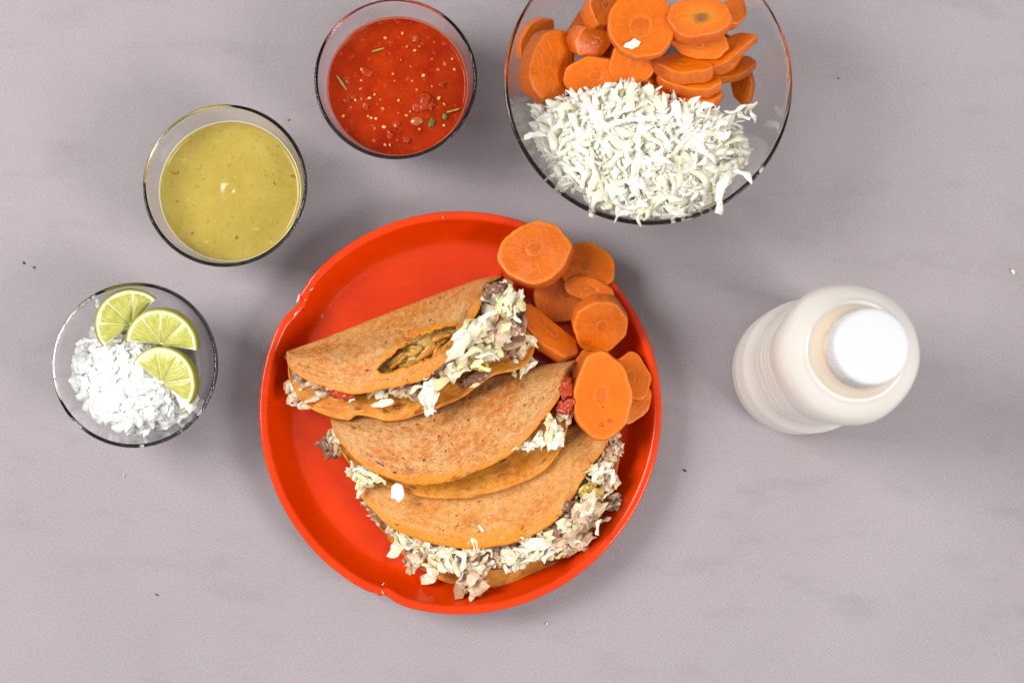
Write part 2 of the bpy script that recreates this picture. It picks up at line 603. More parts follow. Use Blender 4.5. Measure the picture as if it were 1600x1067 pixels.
G = random.Random(5)
SHRED = [ribbon_mesh(G, G.uniform(.008, .016), G.uniform(.0014, .0034), .0005, 1.0, fray=.7, nl=10, wave=.45) for _ in range(28)]
LONGSHRED = [ribbon_mesh(G, G.uniform(.013, .022), G.uniform(.0022, .0046), .0006, .75, fray=.7, nl=10, wave=.45) for _ in range(12)]
CFLAKE = [flake_mesh(G, G.uniform(.004, .0075), G.uniform(.0024, .0038), .0006, cabb, .4, 15, .42) for _ in range(18)]
TSHRED = [ribbon_mesh(G, G.uniform(.007, .013), G.uniform(.0022, .0042), .0006, .9, cabb_t, fray=.7, nl=9, wave=.7) for _ in range(18)]
TLONG = [ribbon_mesh(G, G.uniform(.012, .019), G.uniform(.0028, .005), .0007, .7, cabb_t, fray=.7, nl=9, wave=.7) for _ in range(8)]
TFLAKE = [flake_mesh(G, G.uniform(.0036, .0068), G.uniform(.0020, .0032), .0006, cabb_t, .6, 15, .30) for _ in range(18)]
STAINED = [ribbon_mesh(G, G.uniform(.006, .012), G.uniform(.002, .004), .0007, .5, stain, fray=.6) for _ in range(8)]
MSTRIP = [ribbon_mesh(G, G.uniform(.005, .011), G.uniform(.0016, .0036), .0012, .35, meat, 7, 1.0) for _ in range(16)]
MFLAKE = [flake_mesh(G, G.uniform(.004, .0075), G.uniform(.0024, .0042), .0015, meat, .5, 13, .26) for _ in range(16)]
MLUMP = [lump_mesh(G, G.uniform(.0022, .0036), meat, (1.4, .9, .6), .75, 3) for _ in range(12)]
DLUMP = [lump_mesh(G, G.uniform(.0024, .0034), dmeat, (1.6, .8, .45), .95, 3) for _ in range(5)] + [ribbon_mesh(G, G.uniform(.006, .010), G.uniform(.003, .005), .0020, .4, dmeat, 8, 1.1) for _ in range(7)]
SLUMP = [lump_mesh(G, G.uniform(.0022, .0034), soak, (1.6, .8, .45), .6, 3) for _ in range(6)]
ALUMP = [lump_mesh(G, G.uniform(.0020, .0032), avo, (1.2, 1, .6), .6, 3) for _ in range(8)]
RLUMP = [lump_mesh(G, G.uniform(.0016, .0026), tomato, (1.3, .9, .6), .8, 3) for _ in range(6)]
OFLAKE = [flake_mesh(G, G.uniform(.0030, .0052), G.uniform(.0022, .0036), .0011, onion, .45, 11, .3) for _ in range(16)]
MEATS = MFLAKE + MSTRIP + MLUMP


def rrot(rng, pitch=.5):
    return Euler((rng.uniform(-pitch, pitch), rng.uniform(-pitch, pitch), rng.uniform(0, 2 * pi)))


# ------------------------------------------------------------------ plate
PC = P(719.5, 641, .022)
PX, PY = PC.x, PC.y


def plate_warp(r, z, a):
    if r < .08:
        return r, z
    k = min(1, (r - .08) / .035)
    d = 0.0
    zz = z
    for (a0, wid, dep, dip) in ((radians(146), .10, .0034, .003), (radians(247), .075, .0026, .002)):
        da = (a - a0 + pi) % (2 * pi) - pi
        g = math.exp(-(da / wid) ** 2)
        step = 1 if da > 0 else .45          # the broken side steps in sharply
        jag = nz((cos(a) * 60, sin(a) * 60, r * 300), 1, 3)
        d += dep * g * step + .0012 * g * jag
        zz -= dip * g * k * k - .0012 * g * k * nz((cos(a) * 90, sin(a) * 90, r * 900), 1, 8)
    return r - d * k * k + .0004 * k * sin(3 * a + .5), zz


prof = [(0, .0044), (.02, .0044), (.05, .0043), (.08, .0041), (.095, .0040), (.1000, .0042), (.1018, .0050), (.1038, .0066), (.1065, .0098), (.109, .0133),
        (.111, .0166), (.1122, .0190), (.1130, .0207), (.1136, .0216), (.1145, .0221), (.1160, .0224), (.1172, .0224), (.1180, .0220), (.1183, .0212), (.1181, .0202),
        (.1172, .0198), (.1150, .0194), (.1128, .0160), (.108, .0098), (.104, .0036), (.100, .0012), (.096, .0006), (.05, .0006), (0, .0006)]
v_, f_ = lathe(prof, 320, plate_warp)
plate = put('plate', mesh_of('plate', v_, f_, [plate_m]), loc=(PX, PY, 0))
fix_normals(plate.data)
thing(plate, 'orange red plastic plate with two chipped spots on its rim, holding three tacos', 'plate')
# white stress marks where the plastic is nicked
rng = random.Random(8)
MARK = [ribbon_mesh(rng, .004, .0007, .0003, .4, scuff_m) for _ in range(3)]
for (px, py, rot, s) in ((466, 466, 1.3, 1.3), (474, 478, .9, 1.1), (462, 490, 1.0, .8), (596, 914, .6, 1.0), (604, 921, .3, 1.1), (598, 925, 2.2, .7),
                         (692, 340, 1.8, .5), (713, 373, .3, .6), (756, 371, .1, .5), (1003, 489, 2.6, .5), (487, 452, .7, .7)):
    q = P(px, py, .0205)
    rad_ = sqrt((q.x - PX) ** 2 + (q.y - PY) ** 2)
    zz = .0050
    for (r0, z0), (r1, z1) in zip(prof[:17], prof[1:17]):
        if r0 <= rad_ <= r1:
            zz = z0 + (z1 - z0) * (rad_ - r0) / (r1 - r0)
    q = P(px, py, zz - .0014 if s > .9 else zz)
    put('scuff_mark', rng.choice(MARK), plate, (q.x, q.y, q.z + .0003), Euler((0, 0, rot)), s)

# ------------------------------------------------------------------ tacos


class Taco:
    def __init__(s, label, crease, top, low, zc0, zc1, ztm, zt, zlm, zl, seed, gap=.4, hole=None, reach=.86, belly=.75):
        NU, NV = 170, 76
        s.seed, s.reach, s.belly = seed, reach, belly
        s.c, s.t, s.l = crom(crease, NU), crom(top, NU), crom(low, NU)
        s.NU = NU
        s.z = (zc0, zc1, ztm, zt, zlm, zl)
        mid = P(*s.t[NU // 2], zl)
        s.root = empty('taco', (mid.x, mid.y, .0045), label, 'taco', 'tacos on the plate')
        vs, flat, edge = [], [], []
        W_ = .135
        for i in range(NU):
            u = i / (NU - 1)
            sh = sin(pi * u) ** .55 if 0 < u < 1 else 0
            c, t, l = s.c[i], s.t[i], s.l[i]
            g = gap + (1 - gap) * sh
            zm = (zc0 + zc1) / 2
            zk = lambda z, f=1.0: zm + (z - zm) * (g if f else 1)
            z0, z1 = zk(zc0), zk(zc1)
            edz = .0016 * nz((u * 9, 0, 0), 1, seed) + .0009 * nz((u * 30, 0, 0), 1, seed + 3)
            edw = 1.8 * nz((u * 22, 0, 0), 1, seed + 5) + 1.2 * nz((u * 60, 0, 0), 1, seed + 6)
            lw = 1.8 * nz((u * 20, 0, 0), 1, seed + 9) + 1.2 * nz((u * 55, 0, 0), 1, seed + 8)
            t = (t[0], t[1] + edw * sh)
            l = (l[0], l[1] + lw * sh)
            ztop = z1 + (zt - z1) * sh
            zlow = z0 + (zl - z0) * sh
            sec = [(*l, zlow - edz), (*lerp(l, c, .5), z0 + (zlm - z0) * sh), (*lerp(c, l, .13), z0), (*lerp(c, l, .015), z0 + (z1 - z0) * .18),
                   (*c, zm), (*lerp(c, t, .015), z0 + (z1 - z0) * .82), (*lerp(c, t, .13), z1 + .001),
                   (*lerp(c, t, .45), z1 + (ztm - z1) * sh), (*lerp(c, t, .78), .35 * (z1 + (ztm - z1) * sh) + .65 * ztop + .001 * sh), (*t, ztop + edz)]
            rowp = [(a, b, cz * 1200) for a, b, cz in sec]
            row = crom(rowp, NV)
            for k, (a, b, cz) in enumerate(row):
                v = k / (NV - 1)
                q = P(a, b, cz / 1200)
                f = sh * min(1, 6 * min(v, 1 - v) + .3)
                q.z += f * (.0011 * nz((u * 6, v * 8, 0), 1, seed + 11) + .0007 * nz((u * 15, v * 19, 0), 1, seed + 12) + .00035 * nz((u * 42, v * 50, 0), 1, seed + 13))
                vs.append(q - s.root.location)
                flat.append((u * W_, v * W_ * .9, seed * .37))
                e = min(v, 1 - v) * W_ * 1.15
                e = min(e, min(u, 1 - u) * W_ * 1.4 + .004)
                edge.append(max(0.0, 1 - e / .017))
        s.vs = vs
        faces = []
        drop = set()
        if hole:
            (hx, hy), ha, hl, hw1, hw2 = hole
            inside, snap = {}, {}
            for i in range(NU):
                for k in range(NV // 2, NV):
                    # picture position is recovered from the height the vertex has
                    idx = i * NV + k
                    q = vs[idx] + s.root.location
                    d = R.transposed() @ (q - CAM)
                    x, y = 800 + F * d.x / -d.z, 533.5 - F * d.y / -d.z
                    p_ = ((x - hx) * cos(ha) + (y - hy) * sin(ha)) / hl
                    q_ = (-(x - hx) * sin(ha) + (y - hy) * cos(ha))
                    if abs(p_) < 1.15:
                        lim = max(0, 1 - p_ * p_) ** .8 * (1 + .22 * nz((p_ * 4, 0, 0), 1, 5) + .16 * nz((p_ * 11, 1, 0), 1, 6))
                        b = q_ / ((hw2 if q_ > 0 else hw1) * lim + 1e-6)
                        if abs(p_) < 1 and abs(b) < 1:
                            inside[idx] = b
                            qq = (1 if q_ > 0 else -1) * (hw2 if q_ > 0 else hw1) * lim
                            zz = q.z + .0012 * lim
                            snap[idx] = P(hx + p_ * hl * cos(ha) - qq * sin(ha), hy + p_ * hl * sin(ha) + qq * cos(ha), zz) - s.root.location
                            edge[idx] = .95
                        elif abs(p_) < 1:
                            # lips curl up a little
                            dist = (abs(q_) - (hw2 if q_ > 0 else hw1) * lim)
                            vs[idx].z += .0022 * lim * math.exp(-(dist / 7) ** 2)
                            edge[idx] = max(edge[idx], .9 * math.exp(-(dist / 9) ** 2))
            drop = set(inside)
            for idx, q in snap.items():
                vs[idx] = q
        for i in range(NU - 1):
            for k in range(NV - 1):
                q = (i * NV + k, i * NV + k + 1, (i + 1) * NV + k + 1, (i + 1) * NV + k)
                if drop and all(x in drop for x in q):
                    continue
                faces.append(q)
        me = mesh_of('tortilla', vs, faces, [tort, tort_in], attrs={'flat': flat, 'edge': edge, 'tone': [{1: .2, 2: .0, 3: .55}[seed]] * len(vs)})
        s.tort = put('tortilla', me, s.root, s.root.location)
        md = s.tort.modifiers.new('thickness', 'SOLIDIFY')
        md.thickness = .0015
        md.offset = 0
        md.material_offset = 1
        md.material_offset_rim = 0
        # inner filling body between the two flaps
        NW = 22
        fv_, ff = [], []
        for i in range(NU):
            for k in range(NW):
                q = s.fill(i / (NU - 1), k / (NW - 1))
                q.z += .0012 * fr(q, 260, seed, 3)
                q.x += .0012 * fr(q, 230, seed + 4, 3)
                fv_.append(q - s.root.location)
        for i in range(NU - 1):
            for k in range(NW - 1):
                a = i * NW + k
                ff.append((a, a + NW, a + NW + 1, a + 1))
        fm = mesh_of('meat_filling', fv_, ff, [fillm])
        fo_ = put('meat_filling', fm, s.root, s.root.location)
        md = fo_.modifiers.new('thickness', 'SOLIDIFY')
        md.thickness = .002

    def reach_at(s, u):
        if s.seed != 1:
            return s.reach
        k = min(1, max(0, (u - .50) / .14))
        return .66 + (s.reach - .66) * k + .22 * max(0, 1 - u / .12)

    def belly_at(s, u):
        if s.seed != 1:
            return s.belly
        k = min(1, max(0, (u - .50) / .14))
        return .30 + (s.belly - .30) * k + .35 * max(0, 1 - u / .12)

    def fill(s, u, w, out=0.0):
        """Front of the filling: w 0 under the upper flap's edge, 1 on the lower flap."""
        i = min(s.NU - 1, max(0, int(round(u * (s.NU - 1)))))
        zc0, zc1, ztm, zt, zlm, zl = s.z
        sh = sin(pi * u) ** .55 if 0 < u < 1 else 0
        c, t, l = s.c[i], s.t[i], s.l[i]
        zm = (zc0 + zc1) / 2
        ztop, zlow = zm + (zt - zm) * sh, zm + (zl - zm) * sh
        a, b = lerp(c, t, .78), lerp(c, l, s.reach_at(u))
        fx = 4 * w * (1 - w)
        p = lerp(lerp(a, b, w), lerp(t, l, .45), fx * s.belly_at(u))
        z = (ztop - .0035) * (1 - w) + (zlow + .002) * w
        return P(p[0], p[1], z + out)

    def scatter(s, meshes, name, n, u0, u1, w0, w1, out=(.0005, .003), pitch=.7, scale=(.8, 1.15), seed=0):
        r = random.Random(s.seed * 100 + seed)
        for _ in range(n):
            q = s.fill(r.uniform(u0, u1), r.uniform(w0, w1), r.uniform(*out))
            put(name, r.choice(meshes), s.root, q, rrot(r, pitch), r.uniform(*scale))

    def cluster(s, meshes, name, px, py, z, rx, ry, n, rot=None, scale=(.8, 1.2), pitch=.5, seed=0):
        r = random.Random(s.seed * 31 + int(px * 3 + py) + seed)
        for _ in range(n):
            a, d = r.uniform(0, 2 * pi), sqrt(r.random())
            e = rrot(r, pitch)
            if rot is not None:
                e.z = radians(rot + r.uniform(-35, 35))
            q = P(px + rx * d * cos(a), py + ry * d * sin(a), z - .004 * d * d + r.uniform(-.001, .0015))
            put(name, r.choice(meshes), s.root, q, e, r.uniform(*scale))

    def at(s, meshes, name, spots, pitch=.4, seed=0):
        r = random.Random(s.seed * 77 + seed)
        for (px, py, z, rot, sc) in spots:
            e = rrot(r, pitch)
            e.z = radians(rot) if rot is not None else e.z
            put(name, r.choice(meshes), s.root, P(px, py, z), e, sc)


T1 = Taco('uppermost folded taco, torn open on top with green salsa showing through',
          [(449, 551), (520, 525), (622, 485), (740, 441), (785, 432)],
          [(449, 551), (454, 575), (480, 594), (505, 603), (550, 615), (616, 605), (670, 588), (718, 540), (740, 500), (753, 473), (757, 447), (785, 432)],
          [(449, 551), (455, 600), (484, 637), (538, 656), (561, 648), (612, 657), (659, 647), (718, 622), (769, 588), (820, 571), (836, 535), (826, 480), (785, 432)],
          .008, .030, .052, .057, .032, .044, 1, .5, ((651, 547), radians(-29), 76, 17, 20))
T2 = Taco('middle folded taco, closed smooth half moon between the two others',
          [(518, 656), (600, 630), (700, 604), (800, 580), (900, 564)],
          [(518, 656), (528, 684), (565, 725), (609, 747), (649, 757), (693, 755), (754, 732), (804, 705), (855, 647), (879, 610), (884, 584), (900, 564)],
          [(518, 656), (530, 700), (560, 738), (602, 759), (643, 772), (690, 779), (760, 772), (838, 742), (872, 708), (887, 667), (897, 610), (900, 564)],
          .013, .032, .047, .047, .026, .0385, 2, .45, None, .60, .2)
T3 = Taco('lowest folded taco, spilling cabbage and pale meat towards the plate rim',
          [(562, 740), (660, 715), (760, 692), (860, 670), (955, 655)],
          [(562, 740), (563, 772), (585, 799), (615, 826), (669, 846), (720, 856), (754, 856), (798, 848), (838, 833), (879, 802), (909, 752), (936, 711), (951, 685), (955, 655)],
          [(562, 740), (568, 785), (592, 823), (619, 856), (650, 883), (700, 910), (767, 917), (804, 914), (855, 897), (889, 877), (922, 840), (952, 780), (968, 715), (965, 675), (955, 655)],
          .0075, .022, .0325, .030, .0075, .0085, 3, .5)

# T1: heap at the open right end, strip of filling below, meat at the left tip
T1.scatter(DLUMP, 'meat_piece', 12, .60, .97, .35, .95, (0, .002), .5, (.8, 1.2), 1)
T1.scatter(MFLAKE + MSTRIP, 'meat_piece', 26, .62, .97, .2, .95, (.001, .004), .6, (.9, 1.4), 2)
T1.scatter(TFLAKE, 'cabbage_shred', 30, .58, .92, .05, .8, (.002, .006), .5, (.9, 1.5), 3)
T1.scatter(TSHRED, 'cabbage_shred', 20, .56, .93, .05, .75, (.003, .007), .5, (.7, 1.1), 4)
T1.scatter(STAINED, 'cabbage_shred', 9, .60, .93, .1, .8, (.004, .008), .5, (.9, 1.3), 5)
T1.scatter(TFLAKE, 'cabbage_shred', 8, .28, .58, .1, .6, (.001, .002), .5, (.5, .8), 6)
T1.scatter(MEATS, 'meat_piece', 26, .04, .6, .1, .6, (0, .001), .6, (.7, 1.1), 7)
T1.scatter(DLUMP, 'meat_piece', 30, .10, .6, .0, .7, (-.001, .0005), .6, (.6, .9), 8)
T1.at(DLUMP, 'meat_piece', [(775, 449, .052, 10, 1.2), (784, 451, .051, -10, 1.1), (766, 457, .051, 40, 1.0), (771, 453, .052, 20, 1.1), (735, 593, .046, 12, 1.1), (744, 590, .046, 25, 1.1), (752, 587, .045, 5, 1.0), (729, 597, .045, 35, .9), (818, 545, .034, 40, 1.1), (808, 556, .034, 10, 1.0)], .2, 8)
T1.cluster(MEATS, 'meat_piece', 470, 600, .027, 18, 22, 26, 45, (.7, 1.1))
T1.cluster(MEATS, 'meat_piece', 806, 525, .040, 24, 24, 22, None, (.9, 1.4))
T1.cluster(MFLAKE, 'meat_piece', 775, 515, .053, 20, 20, 8, 60, (1.0, 1.5))
T1.cluster(TFLAKE, 'cabbage_shred', 808, 565, .036, 20, 18, 12, 70, (.7, 1.1))
T1.cluster(TFLAKE + TLONG, 'cabbage_shred', 735, 530, .060, 26, 34, 12, 40, (.9, 1.3))
T1.cluster(TFLAKE + TSHRED, 'cabbage_shred', 800, 470, .055, 20, 20, 10, 70, (.8, 1.2))
T1.cluster(MEATS, 'meat_piece', 640, 612, .0515, 30, 8, 10, 0, (.7, 1.0))
T1.at(MSTRIP, 'meat_piece', [(500, 615, .033, 20, 1.7), (490, 626, .031, 35, 1.7), (510, 612, .035, 15, 1.4), (496, 620, .0335, 28, 1.5)], .15, 10)
T1.at(TLONG, 'cabbage_shred', [(676, 615, .056, 75, 1.0), (672, 626, .056, 95, .9), (664, 618, .056, 60, .8), (655, 606, .056, 20, .8), (732, 553, .062, 22, 1.0), (762, 555, .061, -4, .8), (795, 470, .057, 70, .9), (806, 492, .056, 110, .7), (760, 497, .061, 60, .9)], .2, 11)
T1.at(TFLAKE, 'cabbage_shred', [(674, 622, .057, 80, 1.6), (668, 610, .057, 60, 1.4), (716, 545, .061, 50, 1.6), (738, 520, .061, 70, 1.6), (754, 508, .061, 65, 1.4), (690, 598, .058, 40, 1.3)], .15, 19)
T1.at(TSHRED, 'cabbage_shred', [(457, 605, .026, 140, .8), (460, 624, .025, 120, .8), (458, 632, .023, 160, .7), (472, 628, .028, 60, .8), (548, 625, .046, 10, .7), (600, 618, .05, 30, .7)], .3, 12)
T1.at(TFLAKE, 'onion_bit', [(741, 602, .0475, 20, .5), (598, 630, .05, 10, 1.0), (592, 617, .051, 20, .8)], .1, 13)
T1.cluster(STAINED, 'cabbage_shred', 788, 478, .058, 12, 14, 9, 80, (.6, 1.0))
T1.cluster(ALUMP, 'green_salsa_lump', 790, 474, .0555, 11, 12, 7, None, (.6, 1.0))
T1.cluster(ALUMP, 'green_salsa_lump', 748, 570, .057, 14, 9, 6, None, (.5, .9))
T1.at(STAINED, 'cabbage_shred', [(745, 568, .06, 30, 1.1), (755, 575, .059, 160, 1.0), (790, 512, .059, 45, 1.1), (715, 585, .058, 30, 1.0)], .3, 14)
T1.at(RLUMP, 'tomato_strip', [(528, 613, .045, 165, 1.5), (538, 616, .046, 170, 1.5), (519, 610, .043, 155, 1.2), (770, 503, .05, 30, 1.2)], .1, 15)
# sauce and soaked filling seen through the tear
hv, hf = [], []
NA, NR = 40, 9
for j in range(NR):
    for k in range(NA):
        a, rr = 2 * pi * k / NA, j / (NR - 1)
        p_, q_ = cos(a) * 82 * rr, sin(a) * 30 * rr
        x = 651 + p_ * cos(radians(-29)) - q_ * sin(radians(-29))
        y = 549 + p_ * sin(radians(-29)) + q_ * cos(radians(-29))
        pt = P(x, y, .0488)
        pt.z += .0016 * fr(pt, 190, 4, 3)
        hv.append(pt - T1.root.location)
for j in range(NR - 1):
    for k in range(NA):
        a, b = j * NA + k, j * NA + (k + 1) % NA
        hf.append((a, a + NA, b + NA, b))
put('green_salsa', mesh_of('green_salsa', hv, hf, [soak]), T1.root, T1.root.location)
T1.at(SLUMP, 'green_salsa_lump', [(625, 562, .0492, 30, 1.7), (645, 548, .0492, 10, 1.6), (668, 556, .0492, 40, 1.7), (690, 530, .0492, 20, 1.5), (655, 565, .0492, 0, 1.4),
                                  (680, 545, .0492, 60, 1.4), (612, 573, .0445, 30, 1.2), (636, 570, .0492, 10, 1.3)], .3, 16)
rt = random.Random(3)
for (px, py, rot, ln, wd) in ((668, 553, 33, .019, .0036), (690, 528, 20, .012, .0026), (622, 566, 40, .011, .0024)):
    put('torn_strip', ribbon_mesh(rt, ln, wd, .0013, .35, tort_in, 9, .5), T1.root, P(px, py, .0512), Euler((.25, -.05, radians(rot))))

# T2: closed; filling shows only at both ends
T2.scatter(MEATS, 'meat_piece', 20, .03, .3, .2, .8, (0, .001), .5, (.5, .8), 1)
T2.cluster(DLUMP, 'meat_piece', 522, 696, .022, 16, 12, 12, 30, (.9, 1.4))
T2.cluster(MEATS, 'meat_piece', 530, 686, .025, 14, 20, 14, 60, (.6, .9))
T2.at(TSHRED, 'cabbage_shred', [(532, 688, .033, -50, .8), (524, 676, .032, -70, .7)], .2, 3)
T2.at(TLONG, 'cabbage_shred', [(556, 744, .034, -75, .8), (566, 735, .036, -20, .7), (584, 744, .038, -25, .7), (552, 728, .034, -60, .6), (575, 752, .037, 10, .6), (562, 768, .03, 80, .7), (595, 750, .039, -15, .5)], .25, 4)
T2.cluster(TFLAKE + TSHRED, 'cabbage_shred', 570, 745, .036, 22, 14, 14, -30, (.5, .9))
T2.at(STAINED, 'cabbage_shred', [(570, 748, .037, -30, 1.0), (580, 740, .038, -20, .9), (560, 755, .034, 70, .9), (590, 750, .038, 0, .8), (845, 690, .0445, 30, 1.0)], .25, 5)
T2.at(OFLAKE, 'onion_bit', [(621, 769, .0425, 80, 1.25)], .06, 6)
T2.cluster(TFLAKE, 'cabbage_shred', 865, 676, .048, 13, 18, 12, 75, (.8, 1.3))
T2.cluster(TFLAKE + TSHRED, 'cabbage_shred', 828, 694, .0455, 22, 9, 12, 25, (.6, 1.0))
T2.cluster(RLUMP, 'tomato_salsa', 886, 610, .041, 9, 18, 16, 70, (.8, 1.5))
T2.cluster(RLUMP, 'tomato_salsa', 884, 634, .040, 10, 14, 14, 60, (.8, 1.4))
T2.cluster(MEATS, 'meat_piece', 885, 650, .037, 8, 10, 8, 60, (.6, 1.0))

# T3: a wide spill along the whole opening
T3.scatter(MEATS, 'meat_piece', 70, .06, .97, .15, .9, (0, .003), .6, (.7, 1.2), 1)
T3.scatter(MSTRIP, 'meat_piece', 40, .22, .97, .1, .8, (.001, .005), .5, (.8, 1.3), 2)
T3.scatter(DLUMP, 'meat_piece', 14, .3, .9, .1, .5, (.001, .003), .5, (.7, 1.1), 3)
T3.scatter(TSHRED, 'cabbage_shred', 36, .20, .62, .05, .7, (.002, .006), .5, (.6, 1.0), 4)
T3.scatter(TFLAKE, 'cabbage_shred', 40, .20, .62, .05, .75, (.002, .006), .5, (.7, 1.2), 5)
T3.scatter(TSHRED, 'cabbage_shred', 34, .18, .64, .0, .9, (.004, .008), .5, (.6, 1.0), 20)
T3.scatter(TSHRED, 'cabbage_shred', 8, .66, .98, .05, .5, (.003, .006), .5, (.5, .9), 7)
T3.scatter(TFLAKE, 'cabbage_shred', 10, .04, .22, .2, .8, (.001, .003), .4, (.5, .9), 8)
for (px, py, z, rx, ry, n, rot) in ((738, 912, .018, 20, 20, 16, 50), (742, 888, .021, 18, 14, 14, 30), (905, 815, .026, 24, 30, 24, 60), (925, 790, .026, 18, 24, 12, 60), (898, 848, .018, 22, 14, 13, 20),
                                    (945, 750, .024, 20, 24, 13, 70), (956, 706, .023, 10, 20, 11, 80), (868, 838, .026, 20, 12, 14, 30), (958, 785, .014, 12, 10, 8, 20), (650, 872, .02, 14, 14, 10, 60)):
    T3.cluster(MFLAKE + MSTRIP + MSTRIP, 'meat_piece', px, py, z, rx, ry, int(n * 1.4), rot, (.7, 1.25))
T3.at(MFLAKE, 'meat_piece', [(905, 805, .031, 70, 1.5), (918, 790, .031, 65, 1.4), (896, 830, .029, 40, 1.3), (738, 905, .023, 60, 1.2), (748, 918, .019, 30, 1.1)], .15, 9)
T3.at(MSTRIP, 'meat_piece', [(905, 800, .033, 65, 1.5), (890, 815, .032, 40, 1.4), (968, 790, .014, 40, 1.2), (945, 812, .016, 20, 1.2)], .3, 10)
T3.at(DLUMP, 'meat_piece', [(890, 790, .029, 30, 1.2), (902, 792, .029, 60, 1.1), (866, 832, .028, 20, 1.1), (740, 868, .025, 20, 1.2), (718, 870, .025, 30, 1.1)], .3, 11)
T3.cluster(ALUMP, 'green_salsa_lump', 924, 769, .030, 15, 11, 16, None, (.7, 1.2))
T3.cluster(TFLAKE + TSHRED, 'cabbage_shred', 698, 878, .0245, 36, 18, 34, 110, (.8, 1.3))
T3.cluster(TFLAKE + TSHRED, 'cabbage_shred', 840, 862, .0255, 44, 12, 30, 20, (.8, 1.3))
T3.cluster(TFLAKE + TSHRED, 'cabbage_shred', 800, 876, .022, 20, 16, 10, 60, (.7, 1.1))
T3.cluster(TFLAKE + TSHRED, 'cabbage_shred', 938, 738, .030, 16, 14, 8, 30, (.6, 1.0))
T3.at(TLONG, 'cabbage_shred', [(938, 740, .031, 30, .9), (955, 742, .030, -60, .75), (722, 872, .0285, -65, .85), (934, 823, .030, 75, .6), (790, 880, .022, 80, .7)], .2, 13)
T3.at(TFLAKE, 'cabbage_shred', [(620, 855, .02, 60, 1.5), (884, 822, .031, 10, 1.5), (857, 838, .030, 20, 1.3), (668, 905, .012, 10, 1.2), (640, 850, .022, 30, 1.1), (836, 850, .030, 15, 1.7), (800, 866, .026, 40, 1.4)], .2, 14)

# ------------------------------------------------------------------ carrots


def carrot_mesh(rng, a, b, t, N=9, cut=None, bulge=.03, taper=1.0, dark=False):
    SEG = 72
    vang = [2 * pi * (k + rng.uniform(-.28, .28)) / N for k in range(N)]
    vr = [1 + rng.uniform(-.05, .05) for _ in range(N)]
    pts = [Vector((r * cos(x), r * sin(x))) for r, x in zip(vr, vang)]
    out = []
    for k in range(SEG):
        th = 2 * pi * k / SEG
        d = Vector((cos(th), sin(th)))
        best = 9
        for i in range(N):
            p, q = pts[i], pts[(i + 1) % N]
            e = q - p
            den = d.x * e.y - d.y * e.x
            if abs(den) < 1e-9:
                continue
            s = (p.x * e.y - p.y * e.x) / den
            if s > 0:
                best = min(best, s)
        out.append(best if best < 9 else 1)
    for _ in range(3):
        out = [(out[k - 1] + 2 * out[k] + out[(k + 1) % SEG]) / 4 for k in range(SEG)]
    sd = rng.uniform(0, 50)
    out = [r * (1 + .03 * nz((cos(2 * pi * k / SEG) * 2, sin(2 * pi * k / SEG) * 2, 0), 1, sd) + .016 * nz((cos(2 * pi * k / SEG) * 7, sin(2 * pi * k / SEG) * 7, 0), 1, sd)) for k, r in enumerate(out)]
    if cut:
        ca, cdist = radians(cut[0]), cut[1]
        for k in range(SEG):
            c = cos(2 * pi * k / SEG - ca)
            if c > .01:
                out[k] = min(out[k], cdist / c)
    rings = [(.0, 0, 0), (.1, 0, 0), (.18, 0, 0), (.225, -.00025, 0), (.265, -.0001, 0), (.45, 0, 0), (.65, 0, 0), (.82, 0, 0), (.95, -.00002, 0), (.988, -.00012, .0), (1.0, -.0006, .5)]
    bm_ = min(a, b)
    vs, fs, radv, sid, pol = [], [], [], [], []
    cox, coy, cs = rng.uniform(-.12, .12) * a, rng.uniform(-.12, .12) * b, rng.uniform(.8, 1.25)
    def ring(f, z, s, sc=1.0, rough=1.0):
        row = []
        for k in range(SEG):
            th = 2 * pi * k / SEG
            x, y = a * f * out[k] * sc * cos(th), b * f * out[k] * sc * sin(th)
            sh_ = max(0.0, 1 - f / .9)
            x, y = x + cox * sh_, y + coy * sh_
            zz = z + rough * .00008 * nz((x, y, z), 420, sd) + rough * .0010 * nz((x, y, z), 75, sd + 2)
            vs.append(Vector((x, y, zz)))
            radv.append(f if f > .8 else f / cs)
            pol.append((3 * cos(th), 3 * sin(th), f * .7 + sd))
            sid.append(s)
            row.append(len(vs) - 1)
        return row
    rows = [ring(max(f, .004), t / 2 + dz, s) for f, dz, s in rings]
    for k, h in enumerate((.35, .12, -.12, -.35)):
        sc = 1 + bulge * (1 - (h / .5) ** 2) + (taper - 1) * (.5 - h)
        rows.append(ring(1.0, h * t, 1, sc * (1 + .008 * rng.uniform(-1, 1))))
    for f, dz, s in reversed(rings):
        rows.append(ring(max(f, .004), -t / 2 - dz, s, taper))
    for A, B in zip(rows, rows[1:]):
        for k in range(SEG):
            fs.append((A[k], B[k], B[(k + 1) % SEG], A[(k + 1) % SEG]))
    fs.append(tuple(rows[0]))
    fs.append(tuple(reversed(rows[-1])))
    return mesh_of('carrot_slice', vs, fs, [carrot_dark if dark else carrot], attrs={'rad': radv, 'side': sid, 'polar': pol})


def carrot_slice(px, py, z, a, b, roll, tilt, az, t, seed, label, group, cut=None, N=9, taper=1.0, dark=False):
    rng = random.Random(seed)
    m = mpp(z)
    me = carrot_mesh(rng, a * m, b * m, t, N, cut, taper=taper, dark=dark)
    tl, azr, rl = radians(tilt), radians(az), radians(roll)
    n = Vector((sin(tl) * cos(azr), sin(tl) * sin(azr), cos(tl)))
    x = Vector((cos(rl), sin(rl), 0))
    x = (x - n * x.dot(n)).normalized()
    y = n.cross(x)
    M = Matrix((x, y, n)).transposed()
    c = P(px, py, z) - n * (t / 2)
    o = put('carrot_slice', me, None, c, M.to_euler())
    return thing(o, label, 'carrot slice', group)


